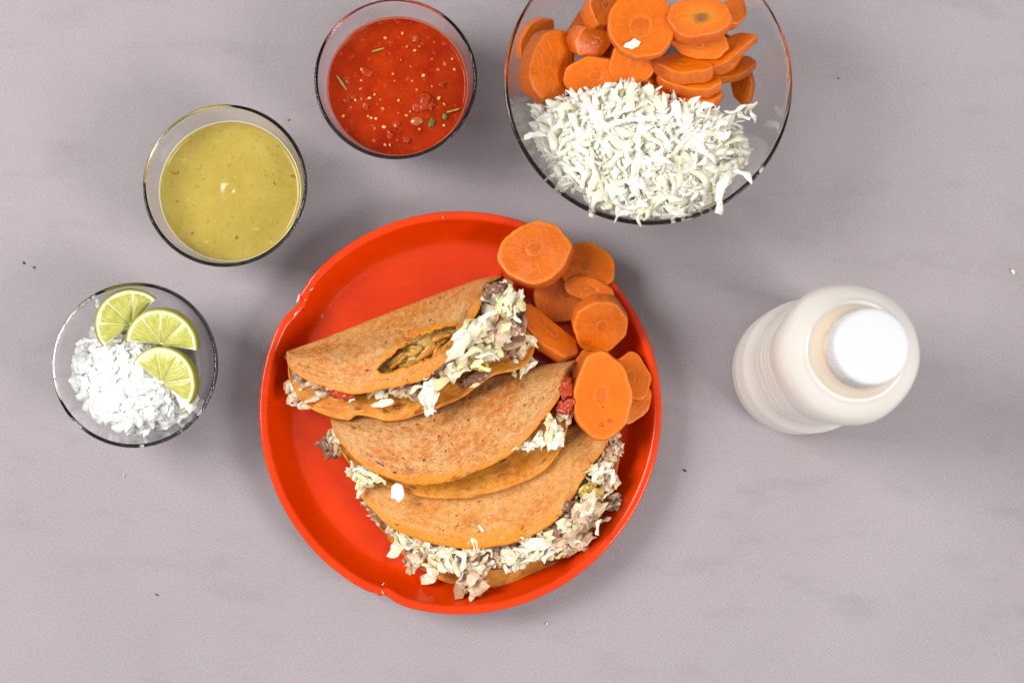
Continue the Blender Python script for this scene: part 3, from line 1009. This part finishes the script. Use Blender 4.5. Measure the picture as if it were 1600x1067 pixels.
GP = 'cooked carrot slices on the plate'
carrot_slice(835, 393, .037, 61, 52, 10, 17, 135, .0105, 1, 'big round carrot slice at the top end of the plate, overhanging its rim', GP, N=10)
carrot_slice(918, 416, .024, 48, 42, -35, 12, 60, .006, 2, 'carrot slice on the plate rim, half hidden behind the big round slice', GP, N=9)
carrot_slice(884, 460, .021, 52, 47, 20, 8, 250, .006, 3, 'shaded carrot slice lying under the big round slice and the thin one', GP, N=9)
carrot_slice(919, 452, .029, 43, 20, -14, 10, 120, .004, 4, 'thin small carrot slice resting between two larger slices near the plate rim', GP, N=8)
carrot_slice(938, 512, .037, 45, 47, 15, 30, 275, .013, 5, 'thick carrot slice with its peeled side facing up, by the right rim of the plate', GP, N=9)
carrot_slice(860, 516, .030, 58, 30, -42, 28, 48, .0095, 6, 'wedge cut carrot half leaning against the filling of the torn taco', GP, cut=(100, .55), N=8)
carrot_slice(925, 590, .030, 32, 50, 5, 10, 90, .006, 7, 'carrot slice peeping out above the long octagonal slice', GP, N=9)
carrot_slice(988, 588, .026, 31, 42, 10, 12, 60, .006, 8, 'upper one of the two slices sticking out behind the long octagonal carrot slice', GP, N=8)
carrot_slice(986, 625, .024, 33, 40, -30, 10, 0, .006, 9, 'lower one of the two slices sticking out behind the long octagonal carrot slice', GP, N=8)
carrot_slice(942, 620, .043, 48, 70, 3, 6, 280, .0085, 10, 'long octagonal carrot slice leaning on the middle taco, with a small hole in its core', GP, N=9)

c7 = [o for o in COL.objects if o.get('label', '').startswith('long octagonal')][0]
rng = random.Random(77)
for (dx, dy, rot, ln, w_) in ((.0010, -.0150, .35, .0075, .0012), (.0028, -.0135, .9, .0045, .001), (-.0018, -.0160, 2.0, .004, .001)):
    o = bpy.data.objects.new('peel_shaving', ribbon_mesh(rng, ln, w_, .0007, .9, carrot))
    COL.objects.link(o)
    o.parent = c7
    o.location = (dx, dy, .0042)
    o.rotation_euler = (0, 0, rot)
o = bpy.data.objects.new('core_hole', lump_mesh(rng, .0011, speck_m, (1, .8, .4), .4, 1))
COL.objects.link(o)
o.parent = c7
o.location = (-.0002, -.006, .0036)

# ------------------------------------------------------------------ glass bowls


def make_bowl(name, px, py, rim_r, height, foot_r, thick, label):
    c = P(px, py, height)
    k = rim_r
    po = [(0, .0010), (foot_r - .003, .0010), (foot_r - .001, .0002), (foot_r + .0006, .0008)]
    N = 16
    outer = lambda t: (foot_r + (k - foot_r) * (.70 * (1 - (1 - t) ** 1.9) ** .80 + .30 * t), .001 + (height - .001) * t)
    for i in range(1, N + 1):
        po.append(outer(i / N * .985))
    # a rounded heavier rim
    for a in (-10, 25, 60, 90, 120, 155, 190):
        po.append((k - thick * .55 + thick * .62 * cos(radians(a)), height - thick * .4 + thick * .62 * sin(radians(a))))
    pi_ = []
    for i in range(N, 0, -1):
        r, z = outer(i / N * .955)
        pi_.append((r - thick * (.85 + .35 * (1 - i / N)), z + thick * .55 * (1 - i / N)))
    base = thick * 1.7
    pi_ += [(foot_r * .80, base + .0002), (foot_r * .4, base), (0, base)]
    v, f = lathe(po + pi_, 160)
    me = mesh_of(name, v, f, [glass])
    fix_normals(me)
    o = put(name, me, None, (c.x, c.y, 0.0002))
    thing(o, label, 'bowl', 'clear glass bowls')

    def inner(z):
        q = pi_[::-1]
        for (r0, z0), (r1, z1) in zip(q, q[1:]):
            if z0 <= z <= z1:
                return r0 + (r1 - r0) * (z - z0) / max(1e-9, z1 - z0)
        return q[0][0] if z < base else q[-1 if z > base else 0][0]
    prof_in = [p for p in pi_[::-1]]
    return o, inner, prof_in, base


SB = dict(rim_r=.0470, height=.052, foot_r=.028, thick=.0018)
b_green, in_g, pr_g, bz = make_bowl('glass_bowl', 352, 290, label='small clear glass bowl holding the mustard green salsa', **SB)
b_red, in_r, pr_r, bz = make_bowl('glass_bowl', 618.5, 123.5, label='small clear glass bowl holding the red tomato salsa', **SB)
b_onion, in_o, pr_o, bz = make_bowl('glass_bowl', 211, 570, label='small clear glass bowl holding chopped onion and lime wedges', **SB)
b_big, in_b, pr_b, bzb = make_bowl('glass_bowl', 1013, 128, .0815, .076, .046, .0021, 'large clear glass bowl holding carrot slices and shredded cabbage')


def liquid(name, bowl, inner, prof_in, z, mat, wave, label, cat, seed, ring_mat, bump=None):
    r = inner(z) - .0003
    prof = [(0, z)] + [(r * (i / 26), z) for i in range(1, 25)] + [(r * .965, z), (r * .985, z + .0003), (r * .996, z + .0009), (r, z + .0011)]
    for (pr, pz) in reversed([p for p in prof_in if p[1] < z - .0005 and p[0] > 0]):
        prof.append((pr - .0003, pz + .0002))
    prof.append((0, prof_in[0][1] + .0002))

    def warp(rr, zz, a):
        x, y = rr * cos(a), rr * sin(a)
        if zz < z - 1e-6:
            return rr, zz
        dz = wave * fr((x, y, 0), 70, seed, 3)
        if bump:
            d2 = ((x - bump[0]) ** 2 + (y - bump[1]) ** 2) / bump[2] ** 2
            dz += bump[3] * math.exp(-d2) * (.35 + 1.6 * d2) * (1 + .4 * sin(math.atan2(y - bump[1], x - bump[0])))
        return rr, zz + dz
    v, f = lathe(prof, 160, warp)
    root = empty(name, bowl.location, label, cat)
    me = mesh_of('sauce', v, f, [mat])
    fix_normals(me)
    put('sauce', me, root, bowl.location)
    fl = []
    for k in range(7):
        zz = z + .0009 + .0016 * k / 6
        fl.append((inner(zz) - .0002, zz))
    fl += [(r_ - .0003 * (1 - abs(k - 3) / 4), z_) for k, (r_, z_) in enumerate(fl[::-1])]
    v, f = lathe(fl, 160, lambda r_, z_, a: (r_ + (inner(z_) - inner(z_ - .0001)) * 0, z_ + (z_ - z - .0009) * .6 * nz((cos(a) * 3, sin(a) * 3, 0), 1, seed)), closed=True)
    me = mesh_of('sauce_edge_ring', v, f, [ring_mat])
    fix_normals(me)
    put('sauce_edge_ring', me, root, bowl.location)  # edge ring; on the green salsa its colour stands for refracted light
    return root


yz = liquid('green_salsa', b_green, in_g, pr_g, .0315, ysauce, .0004, 'smooth mustard green salsa filling a small glass bowl', 'salsa', 4, Mat('painted_refraction_line', (240, 228, 160), .3), (.0005, .001, .0034, .0013))  # pale yellow ring paints the bright line that the glass refracts
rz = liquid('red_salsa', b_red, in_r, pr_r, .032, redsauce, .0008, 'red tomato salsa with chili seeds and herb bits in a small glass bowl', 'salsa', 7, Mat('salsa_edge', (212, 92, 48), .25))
rng = random.Random(12)
ZL = .032
SD = [lump_mesh(rng, .0008, seed_m, (1.25, .95, .5), .15, 1) for _ in range(3)]


def rpix(a, b):
    return 480 + a / 4.104, b / 4.104


for (a, b) in ((500, 245), (690, 325), (663, 428), (550, 475), (945, 447), (840, 448), (745, 485), (345, 517), (342, 570), (432, 607), (308, 642), (347, 636), (470, 640), (485, 698), (583, 727), (660, 717),
               (410, 757), (440, 762), (420, 805), (432, 824), (492, 815), (880, 670), (878, 805), (637, 742), (790, 695), (610, 215), (815, 272), (885, 413), (672, 520), (705, 577), (585, 645), (430, 905), (530, 930),
               (350, 448), (640, 300), (720, 300), (800, 380), (930, 380), (600, 385), (560, 520), (800, 555), (845, 630), (230, 745), (400, 630), (720, 830), (580, 900), (500, 930), (390, 745), (280, 690)):
    x, y = rpix(a, b)
    put('chili_seed', rng.choice(SD), rz, P(x, y, ZL + .0005 + .0003 * nz((a, b, 0), .01)), rrot(rng, .3), rng.uniform(.7, 1.5))
tom_s = Mat('tomato_pulp', (172, 52, 8), .2, spec=.3)
RL = [lump_mesh(rng, .0030, tom_s, (1.2, 1, .3), .7, 3) for _ in range(5)]
for (a, b, s) in ((740, 665, 1.5), (700, 245, .8), (380, 470, .9), (375, 685, .7), (570, 790, .8), (530, 870, .7), (250, 510, .8), (790, 660, 1.0), (700, 690, .9), (300, 620, .6), (870, 540, .7), (640, 900, .7), (255, 640, .7)):
    x, y = rpix(a, b)
    put('tomato_chunk', rng.choice(RL), rz, P(x, y, ZL + .0001), rrot(rng, .2), s)
x, y = rpix(705, 778)
put('onion_bit', lump_mesh(rng, .0028, Mat('stewed_onion', (176, 92, 44), .2, coat=.5), (1.4, 1, .5), .3), rz, P(x, y, ZL + .0005), Euler((0, 0, .1)))
for (a0, b0, a1, b1, w) in ((190, 487, 252, 578, .0011), (412, 334, 495, 310, .0010), (895, 722, 980, 700, .0010)):
    p, q = P(*rpix(a0, b0), ZL + .001), P(*rpix(a1, b1), ZL + .001)
    d = q - p
    me = ribbon_mesh(rng, d.length, w, w, .05, stem_m)
    put('cilantro_stem', me, rz, (p + q) / 2, Euler((0, 0, math.atan2(d.y, d.x))))
for (a, b, s) in ((795, 790, 1.0), (880, 750, .8), (805, 775, .7)):
    x, y = rpix(a, b)
    put('cilantro_leaf', flake_mesh(rng, .0026, .0018, .0004, leaf_m, .3), rz, P(x, y, ZL + .0008), rrot(rng, .2), s)

# ------------------------------------------------------------------ big bowl: cabbage and carrots
BX, BY = b_big.location.x, b_big.location.y


def inside_big(q, margin=.001):
    z = max(q.z, bzb + .001)
    if z > .075:
        return Vector((q.x, q.y, z))
    lim = in_b(z) - margin
    d = Vector((q.x - BX, q.y - BY))
    if d.length > lim:
        d = d * (lim / d.length)
    return Vector((BX + d.x, BY + d.y, z))


def pile_z(px, py):
    dx, dy = (px - 1000) / 175, (py - 235) / 112
    return .067 - .030 * dx * dx * (1.0 if dx < 0 else .8) - (.016 * max(0, -dy) ** 2)


region = [(838, 160), (880, 150), (930, 142), (985, 132), (1040, 158), (1085, 172), (1130, 180), (1150, 190), (1160, 225), (1164, 270), (1140, 305), (1100, 325), (1040, 336), (985, 336), (935, 320), (893, 292), (862, 262), (845, 235), (836, 200)]


def in_poly(x, y, pg):
    c = False
    for (x0, y0), (x1, y1) in zip(pg, pg[1:] + pg[:1]):
        if (y0 > y) != (y1 > y) and x < (x1 - x0) * (y - y0) / (y1 - y0) + x0:
            c = not c
    return c


pile = empty('cabbage_pile', (BX, BY - .03, bzb), 'heap of white shredded cabbage in the large glass bowl', 'cabbage')
rng = random.Random(21)
vs, fs = [], []
NR, NA = 16, 72
ring0 = crom(region + [region[0]], NA + 1)[:-1]
for j in range(NR + 3):
    for k in range(NA):
        f = min(1.0, j / (NR - 1))
        x, y = lerp((1000, 232), ring0[k], f * .97)
        q = P(x, y, pile_z(x, y) - .0015 - .010 * f ** 4)
        if j >= NR:
            q.z = max(bzb + .001, q.z * (1 - (j - NR + 1) / 3) + bzb * (j - NR + 1) / 3)
        q = inside_big(q, .0012)
        q.z += .0025 * fr(q, 150, 3, 3) * (1 - .8 * f)
        vs.append(q - pile.location)
for j in range(NR + 2):
    for k in range(NA):
        a, b = j * NA + k, j * NA + (k + 1) % NA
        fs.append((a, a + NA, b + NA, b))
o = put('cabbage_mass', mesh_of('cabbage_mass', vs, fs, [cabb_mass]), pile, pile.location)
o['kind'] = 'stuff'


def pile_spot(rng):
    while True:
        x, y = rng.uniform(825, 1180), rng.uniform(130, 342)
        if in_poly(x, y, region):
            return x, y


# loose strips below the top ones: one joined part
bv, bf = [], []
for _ in range(1500):
    x, y = pile_spot(rng)
    q = inside_big(P(x, y, pile_z(x, y) - rng.uniform(-.0015, .005)), .004)
    me = rng.choice(SHRED + SHRED + LONGSHRED)
    M = rrot(rng, .4).to_matrix() * rng.uniform(.8, 1.2)
    o0 = len(bv)
    for v in me.vertices:
        w_ = M @ v.co + q
        bv.append(inside_big(w_, .0007) - pile.location)
    for p in me.polygons:
        bf.append(tuple(o0 + i for i in p.vertices))
o = put('cabbage_shreds_below', mesh_of('cabbage_shreds_below', bv, bf, [cabb]), pile, pile.location)
o['kind'] = 'stuff'
n = 0
while n < 284:
    x, y = pile_spot(rng)
    q = inside_big(P(x, y, pile_z(x, y) + rng.uniform(-.002, .005)), .005)
    me = rng.choice(SHRED + LONGSHRED + LONGSHRED + CFLAKE[:6])
    put('cabbage_shred', me, pile, q, rrot(rng, .25), rng.uniform(.85, 1.35))
    n += 1
for (x, y, z, rot, s) in ((1000, 338, .078, 80, .8), (1128, 300, .0775, 75, 1.2), (1124, 306, .078, 80, .9), (1164, 274, .0785, -35, .9), (828, 210, .060, 20, .6), (835, 212, .058, 10, .8), (1172, 168, .047, 40, .8), (1176, 180, .046, 110, .7),
                          (1150, 172, .05, 20, .9), (1160, 180, .048, 140, .8), (1025, 250, .078, 4, 1.2), (975, 335, .074, 20, .9), (945, 145, .062, 60, .6), (1100, 168, .066, 30, .9), (1085, 160, .067, 60, .7), (885, 170, .058, 35, .9)):
    put('cabbage_shred', rng.choice(LONGSHRED), pile, P(x, y, z), Euler((rng.uniform(-.2, .2), rng.uniform(-.15, .15), radians(rot))), s)

GB = 'cooked carrot slices in the large glass bowl'
# px, py, z, a, b, roll, tilt, az, thickness, seed, label, cut, N
BOWL = [
    (838, 62, .036, 26, 40, -35, 35, 330, .006, 31, 'carrot tip poking out above the thick tilted slice at the left wall of the bowl', None, 8),
    (863, 104, .050, 42, 57, -12, 38, 345, .012, 32, 'thick tilted carrot slice standing against the left wall of the large bowl', None, 9),
    (893, 146, .040, 32, 16, -10, 15, 90, .005, 33, 'sliver of carrot showing just above the left top edge of the cabbage', None, 8),
    (918, 22, .042, 62, 15, 48, 30, 150, .007, 34, 'narrow carrot piece standing edge up behind the chunky slices', None, 8),
    (944, 10, .058, 24, 32, -20, 25, 20, .012, 35, 'short carrot piece left of the large disc with the onion bit, at the photo edge', None, 7),
    (928, 66, .053, 33, 25, 10, 32, 315, .014, 36, 'chunky angular carrot piece between the tilted slice and the large disc', (70, .8), 7),
    (926, 120, .052, 47, 30, 10, 22, 250, .008, 37, 'creased carrot slice lying just above the cabbage, left of centre', None, 8),
    (990, 98, .058, 40, 32, 12, 18, 260, .010, 38, 'carrot slice tucked under the large disc with the onion bit', None, 8),
    (1003, 36, .076, 50, 56, 0, 8, 110, .006, 39, 'large flat carrot disc carrying a white onion bit in the glass bowl', None, 11),
    (1148, 14, .062, 20, 32, -25, 30, 50, .007, 40, 'carrot slice peeping out right behind the disc with the dark core', None, 8),
    (1128, 62, .056, 26, 16, -15, 20, 60, .005, 52, 'dark carrot sliver between the yellowish slice and the pointed one', None, 8),
    (1145, 104, .047, 36, 18, 15, 20, 100, .007, 41, 'carrot slice beneath the pointed slice, towards the right wall of the bowl', None, 8),
    (1117, 88, .056, 46, 22, 12, 18, 100, .008, 42, 'carrot slice lying straight under the pointed slice and the yellowish one', None, 8),
    (1142, 75, .064, 46, 20, 33, 20, 120, .007, 43, 'pointed carrot slice with its tip sticking out to the right', (290, .62), 7),
    (1094, 68, .069, 44, 24, -8, 15, 270, .0045, 44, 'thin yellowish carrot slice under the disc with the dark core', None, 9),
    (1158, 132, .036, 18, 30, 8, 40, 200, .006, 45, 'carrot slice standing on edge apart at the right wall of the bowl', None, 8),
    (1072, 138, .048, 58, 29, -16, 30, 90, .008, 46, 'lowest slice of the slanted carrot stack touching the cabbage', None, 9),
    (1079, 120, .056, 50, 24, -14, 28, 90, .008, 47, 'middle slice of the slanted carrot stack above the cabbage', None, 9),
    (1069, 98, .065, 43, 21, -13, 32, 95, .010, 48, 'top slice of the slanted carrot stack, its pale peeled side to the camera', None, 9),
    (1018, 100, .046, 32, 30, 30, 15, 45, .008, 49, 'dark carrot slice deep in the gap beside the slanted stack', None, 8),
    (960, 60, .040, 45, 40, 30, 12, 200, .008, 50, 'dark carrot slice deep between the chunky piece and the large disc', None, 9),
]
for (px, py, z, a, b, roll, tilt, az, t, sd, lab, cut, N) in BOWL:
    carrot_slice(px, py, z, a * 1.07, b * 1.09, roll, tilt, az, t, sd, lab, GB, cut=cut, N=N)
dc = carrot_slice(1093, 26, .079, 53, 37, 3, 14, 95, .010, 51, 'oval carrot disc with a dark brownish core, topmost at the photo edge', GB, N=10, dark=True)
q = P(989, 70, .0775)
ob = put('onion_piece', flake_mesh(random.Random(9), .0052, .0030, .0012, cabb, .4), None, q, Euler((.1, .05, .3)))
thing(ob, 'white onion bit stuck on the large flat carrot disc in the bowl', 'onion')

# ------------------------------------------------------------------ onion bowl
OX, OY = b_onion.location.x, b_onion.location.y


def inside_small(q, margin=.001):
    z = max(q.z, bz + .0008)
    lim = in_o(min(z, .049)) - margin
    d = Vector((q.x - OX, q.y - OY))
    if d.length > lim:
        d = d * (lim / d.length)
    return Vector((OX + d.x, OY + d.y, z))


op = empty('onion_pile', (OX - .008, OY - .006, bz), 'heap of finely chopped white onion in the small glass bowl', 'onion')
oreg = [(146, 505), (172, 520), (215, 530), (250, 565), (285, 610), (306, 632), (296, 655), (250, 672), (205, 678), (165, 668), (132, 652), (118, 622), (112, 590), (100, 560), (118, 535), (138, 520)]
oreg2 = [(150, 505), (215, 510), (262, 545), (262, 575), (300, 625), (290, 650), (200, 600), (150, 540)]


def oz(px, py):
    dx, dy = (px - 190) / 95, (py - 595) / 90
    return max(.014, .040 - .013 * (dx * dx + dy * dy))


rng = random.Random(33)
vs, fs = [], []
ring0 = crom(oreg + [oreg[0]], 61)[:-1]
for j in range(13):
    for k in range(60):
        f = min(1, j / 10)
        x, y = lerp((195, 600), ring0[k], f * .93)
        q = P(x, y, oz(x, y) - .0002 - .010 * f ** 4)
        if j > 10:
            q.z = q.z * (1 - (j - 10) / 2) + (bz + .0008) * (j - 10) / 2
        q = inside_small(q)
        q.z += .0015 * fr(q, 200, 6, 3)
        vs.append(q - op.location)
for j in range(12):
    for k in range(60):
        a, b = j * 60 + k, j * 60 + (k + 1) % 60
        fs.append((a, a + 60, b + 60, b))
o = put('onion_mass', mesh_of('onion_mass', vs, fs, [onion]), op, op.location)
o['kind'] = 'stuff'
bv, bf = [], []
n = 0
while n < 420:
    x, y = rng.uniform(98, 310), rng.uniform(500, 680)
    if in_poly(x, y, oreg):
        q = inside_small(P(x, y, oz(x, y) - rng.uniform(.0, .006)), .002)
        me = rng.choice(OFLAKE)
        M = rrot(rng, .7).to_matrix() * rng.uniform(.9, 1.3)
        o0 = len(bv)
        bv += [inside_small(M @ v.co + q, .0006) - op.location for v in me.vertices]
        bf += [tuple(o0 + i for i in p.vertices) for p in me.polygons]
        n += 1
o = put('onion_bits_below', mesh_of('onion_bits_below', bv, bf, [onion]), op, op.location)
o['kind'] = 'stuff'
n = 0
while n < 230:
    x, y = rng.uniform(98, 310), rng.uniform(500, 680)
    if in_poly(x, y, oreg):
        q = inside_small(P(x, y, oz(x, y) + rng.uniform(-.002, .0015)), .003)
        put('onion_bit', rng.choice(OFLAKE), op, q, rrot(rng, .6), rng.uniform(.75, 1.25))
        n += 1
n = 0
while n < 46:
    x, y = rng.uniform(150, 305), rng.uniform(500, 655)
    if in_poly(x, y, oreg2):
        put('onion_bit', rng.choice(OFLAKE), op, inside_small(P(x, y, rng.uniform(.026, .033)), .003), rrot(rng, .5), rng.uniform(.9, 1.4))
        n += 1
for (x, y, z, s) in ((151, 471, .045, .8), (240, 575, .036, 1.0), (228, 560, .037, 1.0), (215, 548, .036, .9), (262, 590, .034, 1.0), (245, 600, .036, 1.1), (210, 513, .0445, .5), (118, 610, .03, .8), (122, 625, .03, .8)):
    put('onion_bit', rng.choice(OFLAKE), op, inside_small(P(x, y, z), .002), rrot(rng, .5), s)


def lime_wedge(px, py, z, rpx, roll, tilt, az, th, label, half=180, seed=0):
    """A half-moon cut of lime; roll is the direction the arc's middle faces."""
    m = mpp(z)
    Rl = rpx * m
    rng = random.Random(seed)
    rl, tl, azr = radians(roll), radians(tilt), radians(az)
    n = Vector((sin(tl) * cos(azr), sin(tl) * sin(azr), cos(tl)))
    x = Vector((cos(rl), sin(rl), 0))
    x = (x - n * x.dot(n)).normalized()
    M = Matrix((x, n.cross(x), n)).transposed()
    loc = P(px, py, z)
    root = empty('lime_wedge', loc, label, 'lime', 'lime wedges in the onion bowl')
    root.rotation_euler = M.to_euler()

    def part(name, me):
        o = bpy.data.objects.new(name, me)
        COL.objects.link(o)
        o.parent = root
        return o
    h = radians(half) / 2
    NA = 48
    # rind: face ring, then the curved skin down to where the cut planes meet
    prof = [(.885, -.0002, 1.0), (.925, 0, .9), (.955, .0001, .25), (.975, 0, 0), (.995, -.0006, 0), (1.0, -.0018, 0), (.985, -.30 * th, 0), (.93, -.58 * th, 0), (.80, -.84 * th, 0), (.6, -th, 0), (.0, -th * 1.02, 1.0)]
    vs, fs, pa = [], [], []
    for k in range(NA + 1):
        a = -h + 2 * h * k / NA
        e = 1 + .01 * nz((cos(a) * 4, sin(a) * 4, 0), 1, seed)
        for (f, zz, p) in prof:
            vs.append(Vector((Rl * f * e * cos(a), Rl * f * e * sin(a), zz)))
            pa.append(p)
    K = len(prof)
    for k in range(NA):
        for j in range(K - 1):
            a = k * K + j
            fs.append((a, a + K, a + K + 1, a + 1))
    part('rind', mesh_of('rind', vs, fs, [rind_m], attrs={'pith': pa}))
    # pale membrane block under and between the segments
    vs, fs = [], []
    pr2 = [(0, -.0007), (.45, -.0006), (.905, -.0004), (.95, -.30 * th), (.90, -.58 * th), (.78, -.82 * th), (0, -.96 * th)]
    for k in range(NA + 1):
        a = -h + 2 * h * k / NA
        for (f, zz) in pr2:
            vs.append(Vector((Rl * f * cos(a), Rl * f * sin(a), zz)))
    K = len(pr2)
    for k in range(NA):
        for j in range(K - 1):
            a = k * K + j
            fs.append((a, a + K, a + K + 1, a + 1))
    fs.append(tuple(range(K)))
    fs.append(tuple(reversed(range(NA * K, NA * K + K))))
    part('membrane', mesh_of('membrane', vs, fs, [pith_m], smooth=False))
    # juicy segments, each a slightly raised sector
    cuts = [-h]
    ns = 4
    for i in range(1, ns):
        cuts.append(-h + 2 * h * i / ns + rng.uniform(-.10, .10))
    cuts.append(h)
    for a0, a1 in zip(cuts, cuts[1:]):
        vs, fs, po = [], [], []
        NP, NQ = 14, 12
        for i in range(NP + 1):
            f = .06 + .83 * i / NP
            gap = .022 / max(f, .12) * .5
            for j in range(NQ + 1):
                t = j / NQ
                a = (a0 + gap) * (1 - t) + (a1 - gap) * t
                ee = min(t, 1 - t, (i / NP) * .8, (1 - i / NP) * .8) * 2
                dome = .0009 * (1 - (1 - min(1, ee * 1.6)) ** 2) - .0006
                rr = Rl * f
                zz = dome + .00022 * nz((rr * 90, a * 12, 0), 1, seed + 2)
                vs.append(Vector((rr * cos(a), rr * sin(a), zz)))
                po.append((f * 5.5, a * 13, seed * 3.0))
        for i in range(NP):
            for j in range(NQ):
                q = i * (NQ + 1) + j
                fs.append((q, q + NQ + 1, q + NQ + 2, q + 1))
        part('segment', mesh_of('segment', vs, fs, [seg_m], attrs={'polar': po}))
    return root


lime_wedge(205, 507, .043, 56, 133, 18, 320, .016, 'lime wedge furthest back, its left end buried in the chopped onion', 172, 1)
lime_wedge(252, 539, .046, 58, 82, 20, 250, .016, 'lime wedge between the two others, its flat cut edge towards the front', 182, 2)
lime_wedge(252, 598, .047, 57, 53, 16, 215, .016, 'front lime wedge lying on the onion with its rind to the right', 178, 3)

# ------------------------------------------------------------------ bottle
bp = P(1239, 580, 0)
root = empty('drink_bottle', (bp.x, bp.y, 0), 'clear plastic bottle of creamy pale drink with a white screw cap', 'bottle')
body = [(.0, .0022), (.020, .0020), (.030, .0006), (.0345, .0012), (.0372, .0045), (.0382, .010), (.0384, .020)]
zr = .025
while zr < .049:                       # moulded rings near the foot
    body += [(.0386, zr), (.0380, zr + .0030), (.0380, zr + .0042), (.0386, zr + .0072)]
    zr += .0095
body += [(.0378, .054), (.0358, .060), (.0345, .066), (.0340, .071), (.0345, .075), (.0337, .080), (.0338, .085), (.0346, .090), (.0337, .0955), (.0340, .1005), (.0352, .106),
         (.0346, .111), (.0348, .115), (.0358, .120), (.0352, .1245), (.0360, .130), (.0366, .139), (.0368, .146), (.0364, .152), (.0354, .1575), (.0335, .1625), (.0305, .1665), (.0282, .1688), (.0264, .1704), (.0258, .1716), (.0248, .1722), (.0240, .1724)]
NECK = [(.0240, .1722), (.0232, .1737), (.0222, .1752), (.0208, .1772), (.0196, .1796), (.0186, .1825), (.0180, .1850), (.0178, .1875), (.0172, .1897)]


def dent(r, z, a):
    if .05 < z < .165:
        k = sin(pi * (z - .05) / .115)
        r += .0008 * k * max(-.6, cos(6 * a + .6)) + .0005 * k * nz((cos(a) * 3, sin(a) * 3, z * 60), 1, 2)
    return r, z


smooth = crom(body, 190) + [(.0200, .1712), (0, .1712)]
v, f = lathe(smooth, 144, dent)
me = mesh_of('body', v, f, [drink_m])
fix_normals(me)
put('body', me, root, root.location)
nk = crom(NECK, 40)
v, f = lathe(nk + [(.0150, .1897), (.0150, .1730), (.0200, .1718)], 128, closed=True)
me = mesh_of('neck', v, f, [drink_in])
fix_normals(me)
put('neck', me, root, root.location)
ringp = [(.0164, .1862), (.0192, .1864), (.0198, .1872), (.0192, .1882), (.0164, .1884)]
v, f = lathe(ringp, 96, closed=True)
me = mesh_of('neck_ring', v, f, [pet])
fix_normals(me)
put('neck_ring', me, root, root.location)
KN = 60


def knurl(r, z, a):
    if r > .0175 and .1915 < z < .203:
        r += .00022 * (1 if (a * KN / pi) % 2 < 1 else -1)
    return r, z


capp = [(.0176, .1893), (.0190, .1893), (.0191, .1908), (.0186, .1912), (.0190, .1918), (.0190, .196), (.0189, .2005), (.0188, .2025), (.0184, .2040), (.0176, .2050), (.0160, .2053), (.008, .20545), (0, .20545)]
inn = [(0, .2040), (.0172, .2036), (.0176, .202)]
v, f = lathe(capp + inn, 240, knurl)
me = mesh_of('cap', v, f, [cap_m])
fix_normals(me)
put('cap', me, root, root.location)

# ------------------------------------------------------------------ crumbs on the cloth
rng = random.Random(40)
for (x, y, m, s, lab) in ((37, 411, speck_m, .9, 'outermost of two tiny dark specks by the left photo edge'), (53, 418, speck_m, .8, 'second of two tiny dark specks by the left photo edge, the one nearer the bowls'), (245, 929, speck_m, .8, 'tiny dark speck on the bare cloth left below the plate'),
                          (1070, 735, speck_m, 1.1, 'tiny dark crumb on the cloth just right of the plate'), (450, 187, ospeck_m, 1.0, 'small orange crumb on the cloth between the two salsa bowls'),
                          (1583, 424, wspeck_m, 1.9, 'pale onion crumb on the cloth at the far right photo edge'), (855, 974, wspeck_m, .9, 'tiny white crumb on the cloth just below the plate'),
                          (193, 742, wspeck_m, .7, 'tiny white crumb on the cloth below the onion bowl'), (1310, 123, speck_m, .7, 'tiny grey speck on the cloth right of the large bowl')):
    o = put('crumb', lump_mesh(rng, .0008, m, (1.3, .9, .6), .5, 1), None, P(x, y, .0002), rrot(rng, .1), s)
    thing(o, lab, 'crumb', 'crumbs on the tablecloth')
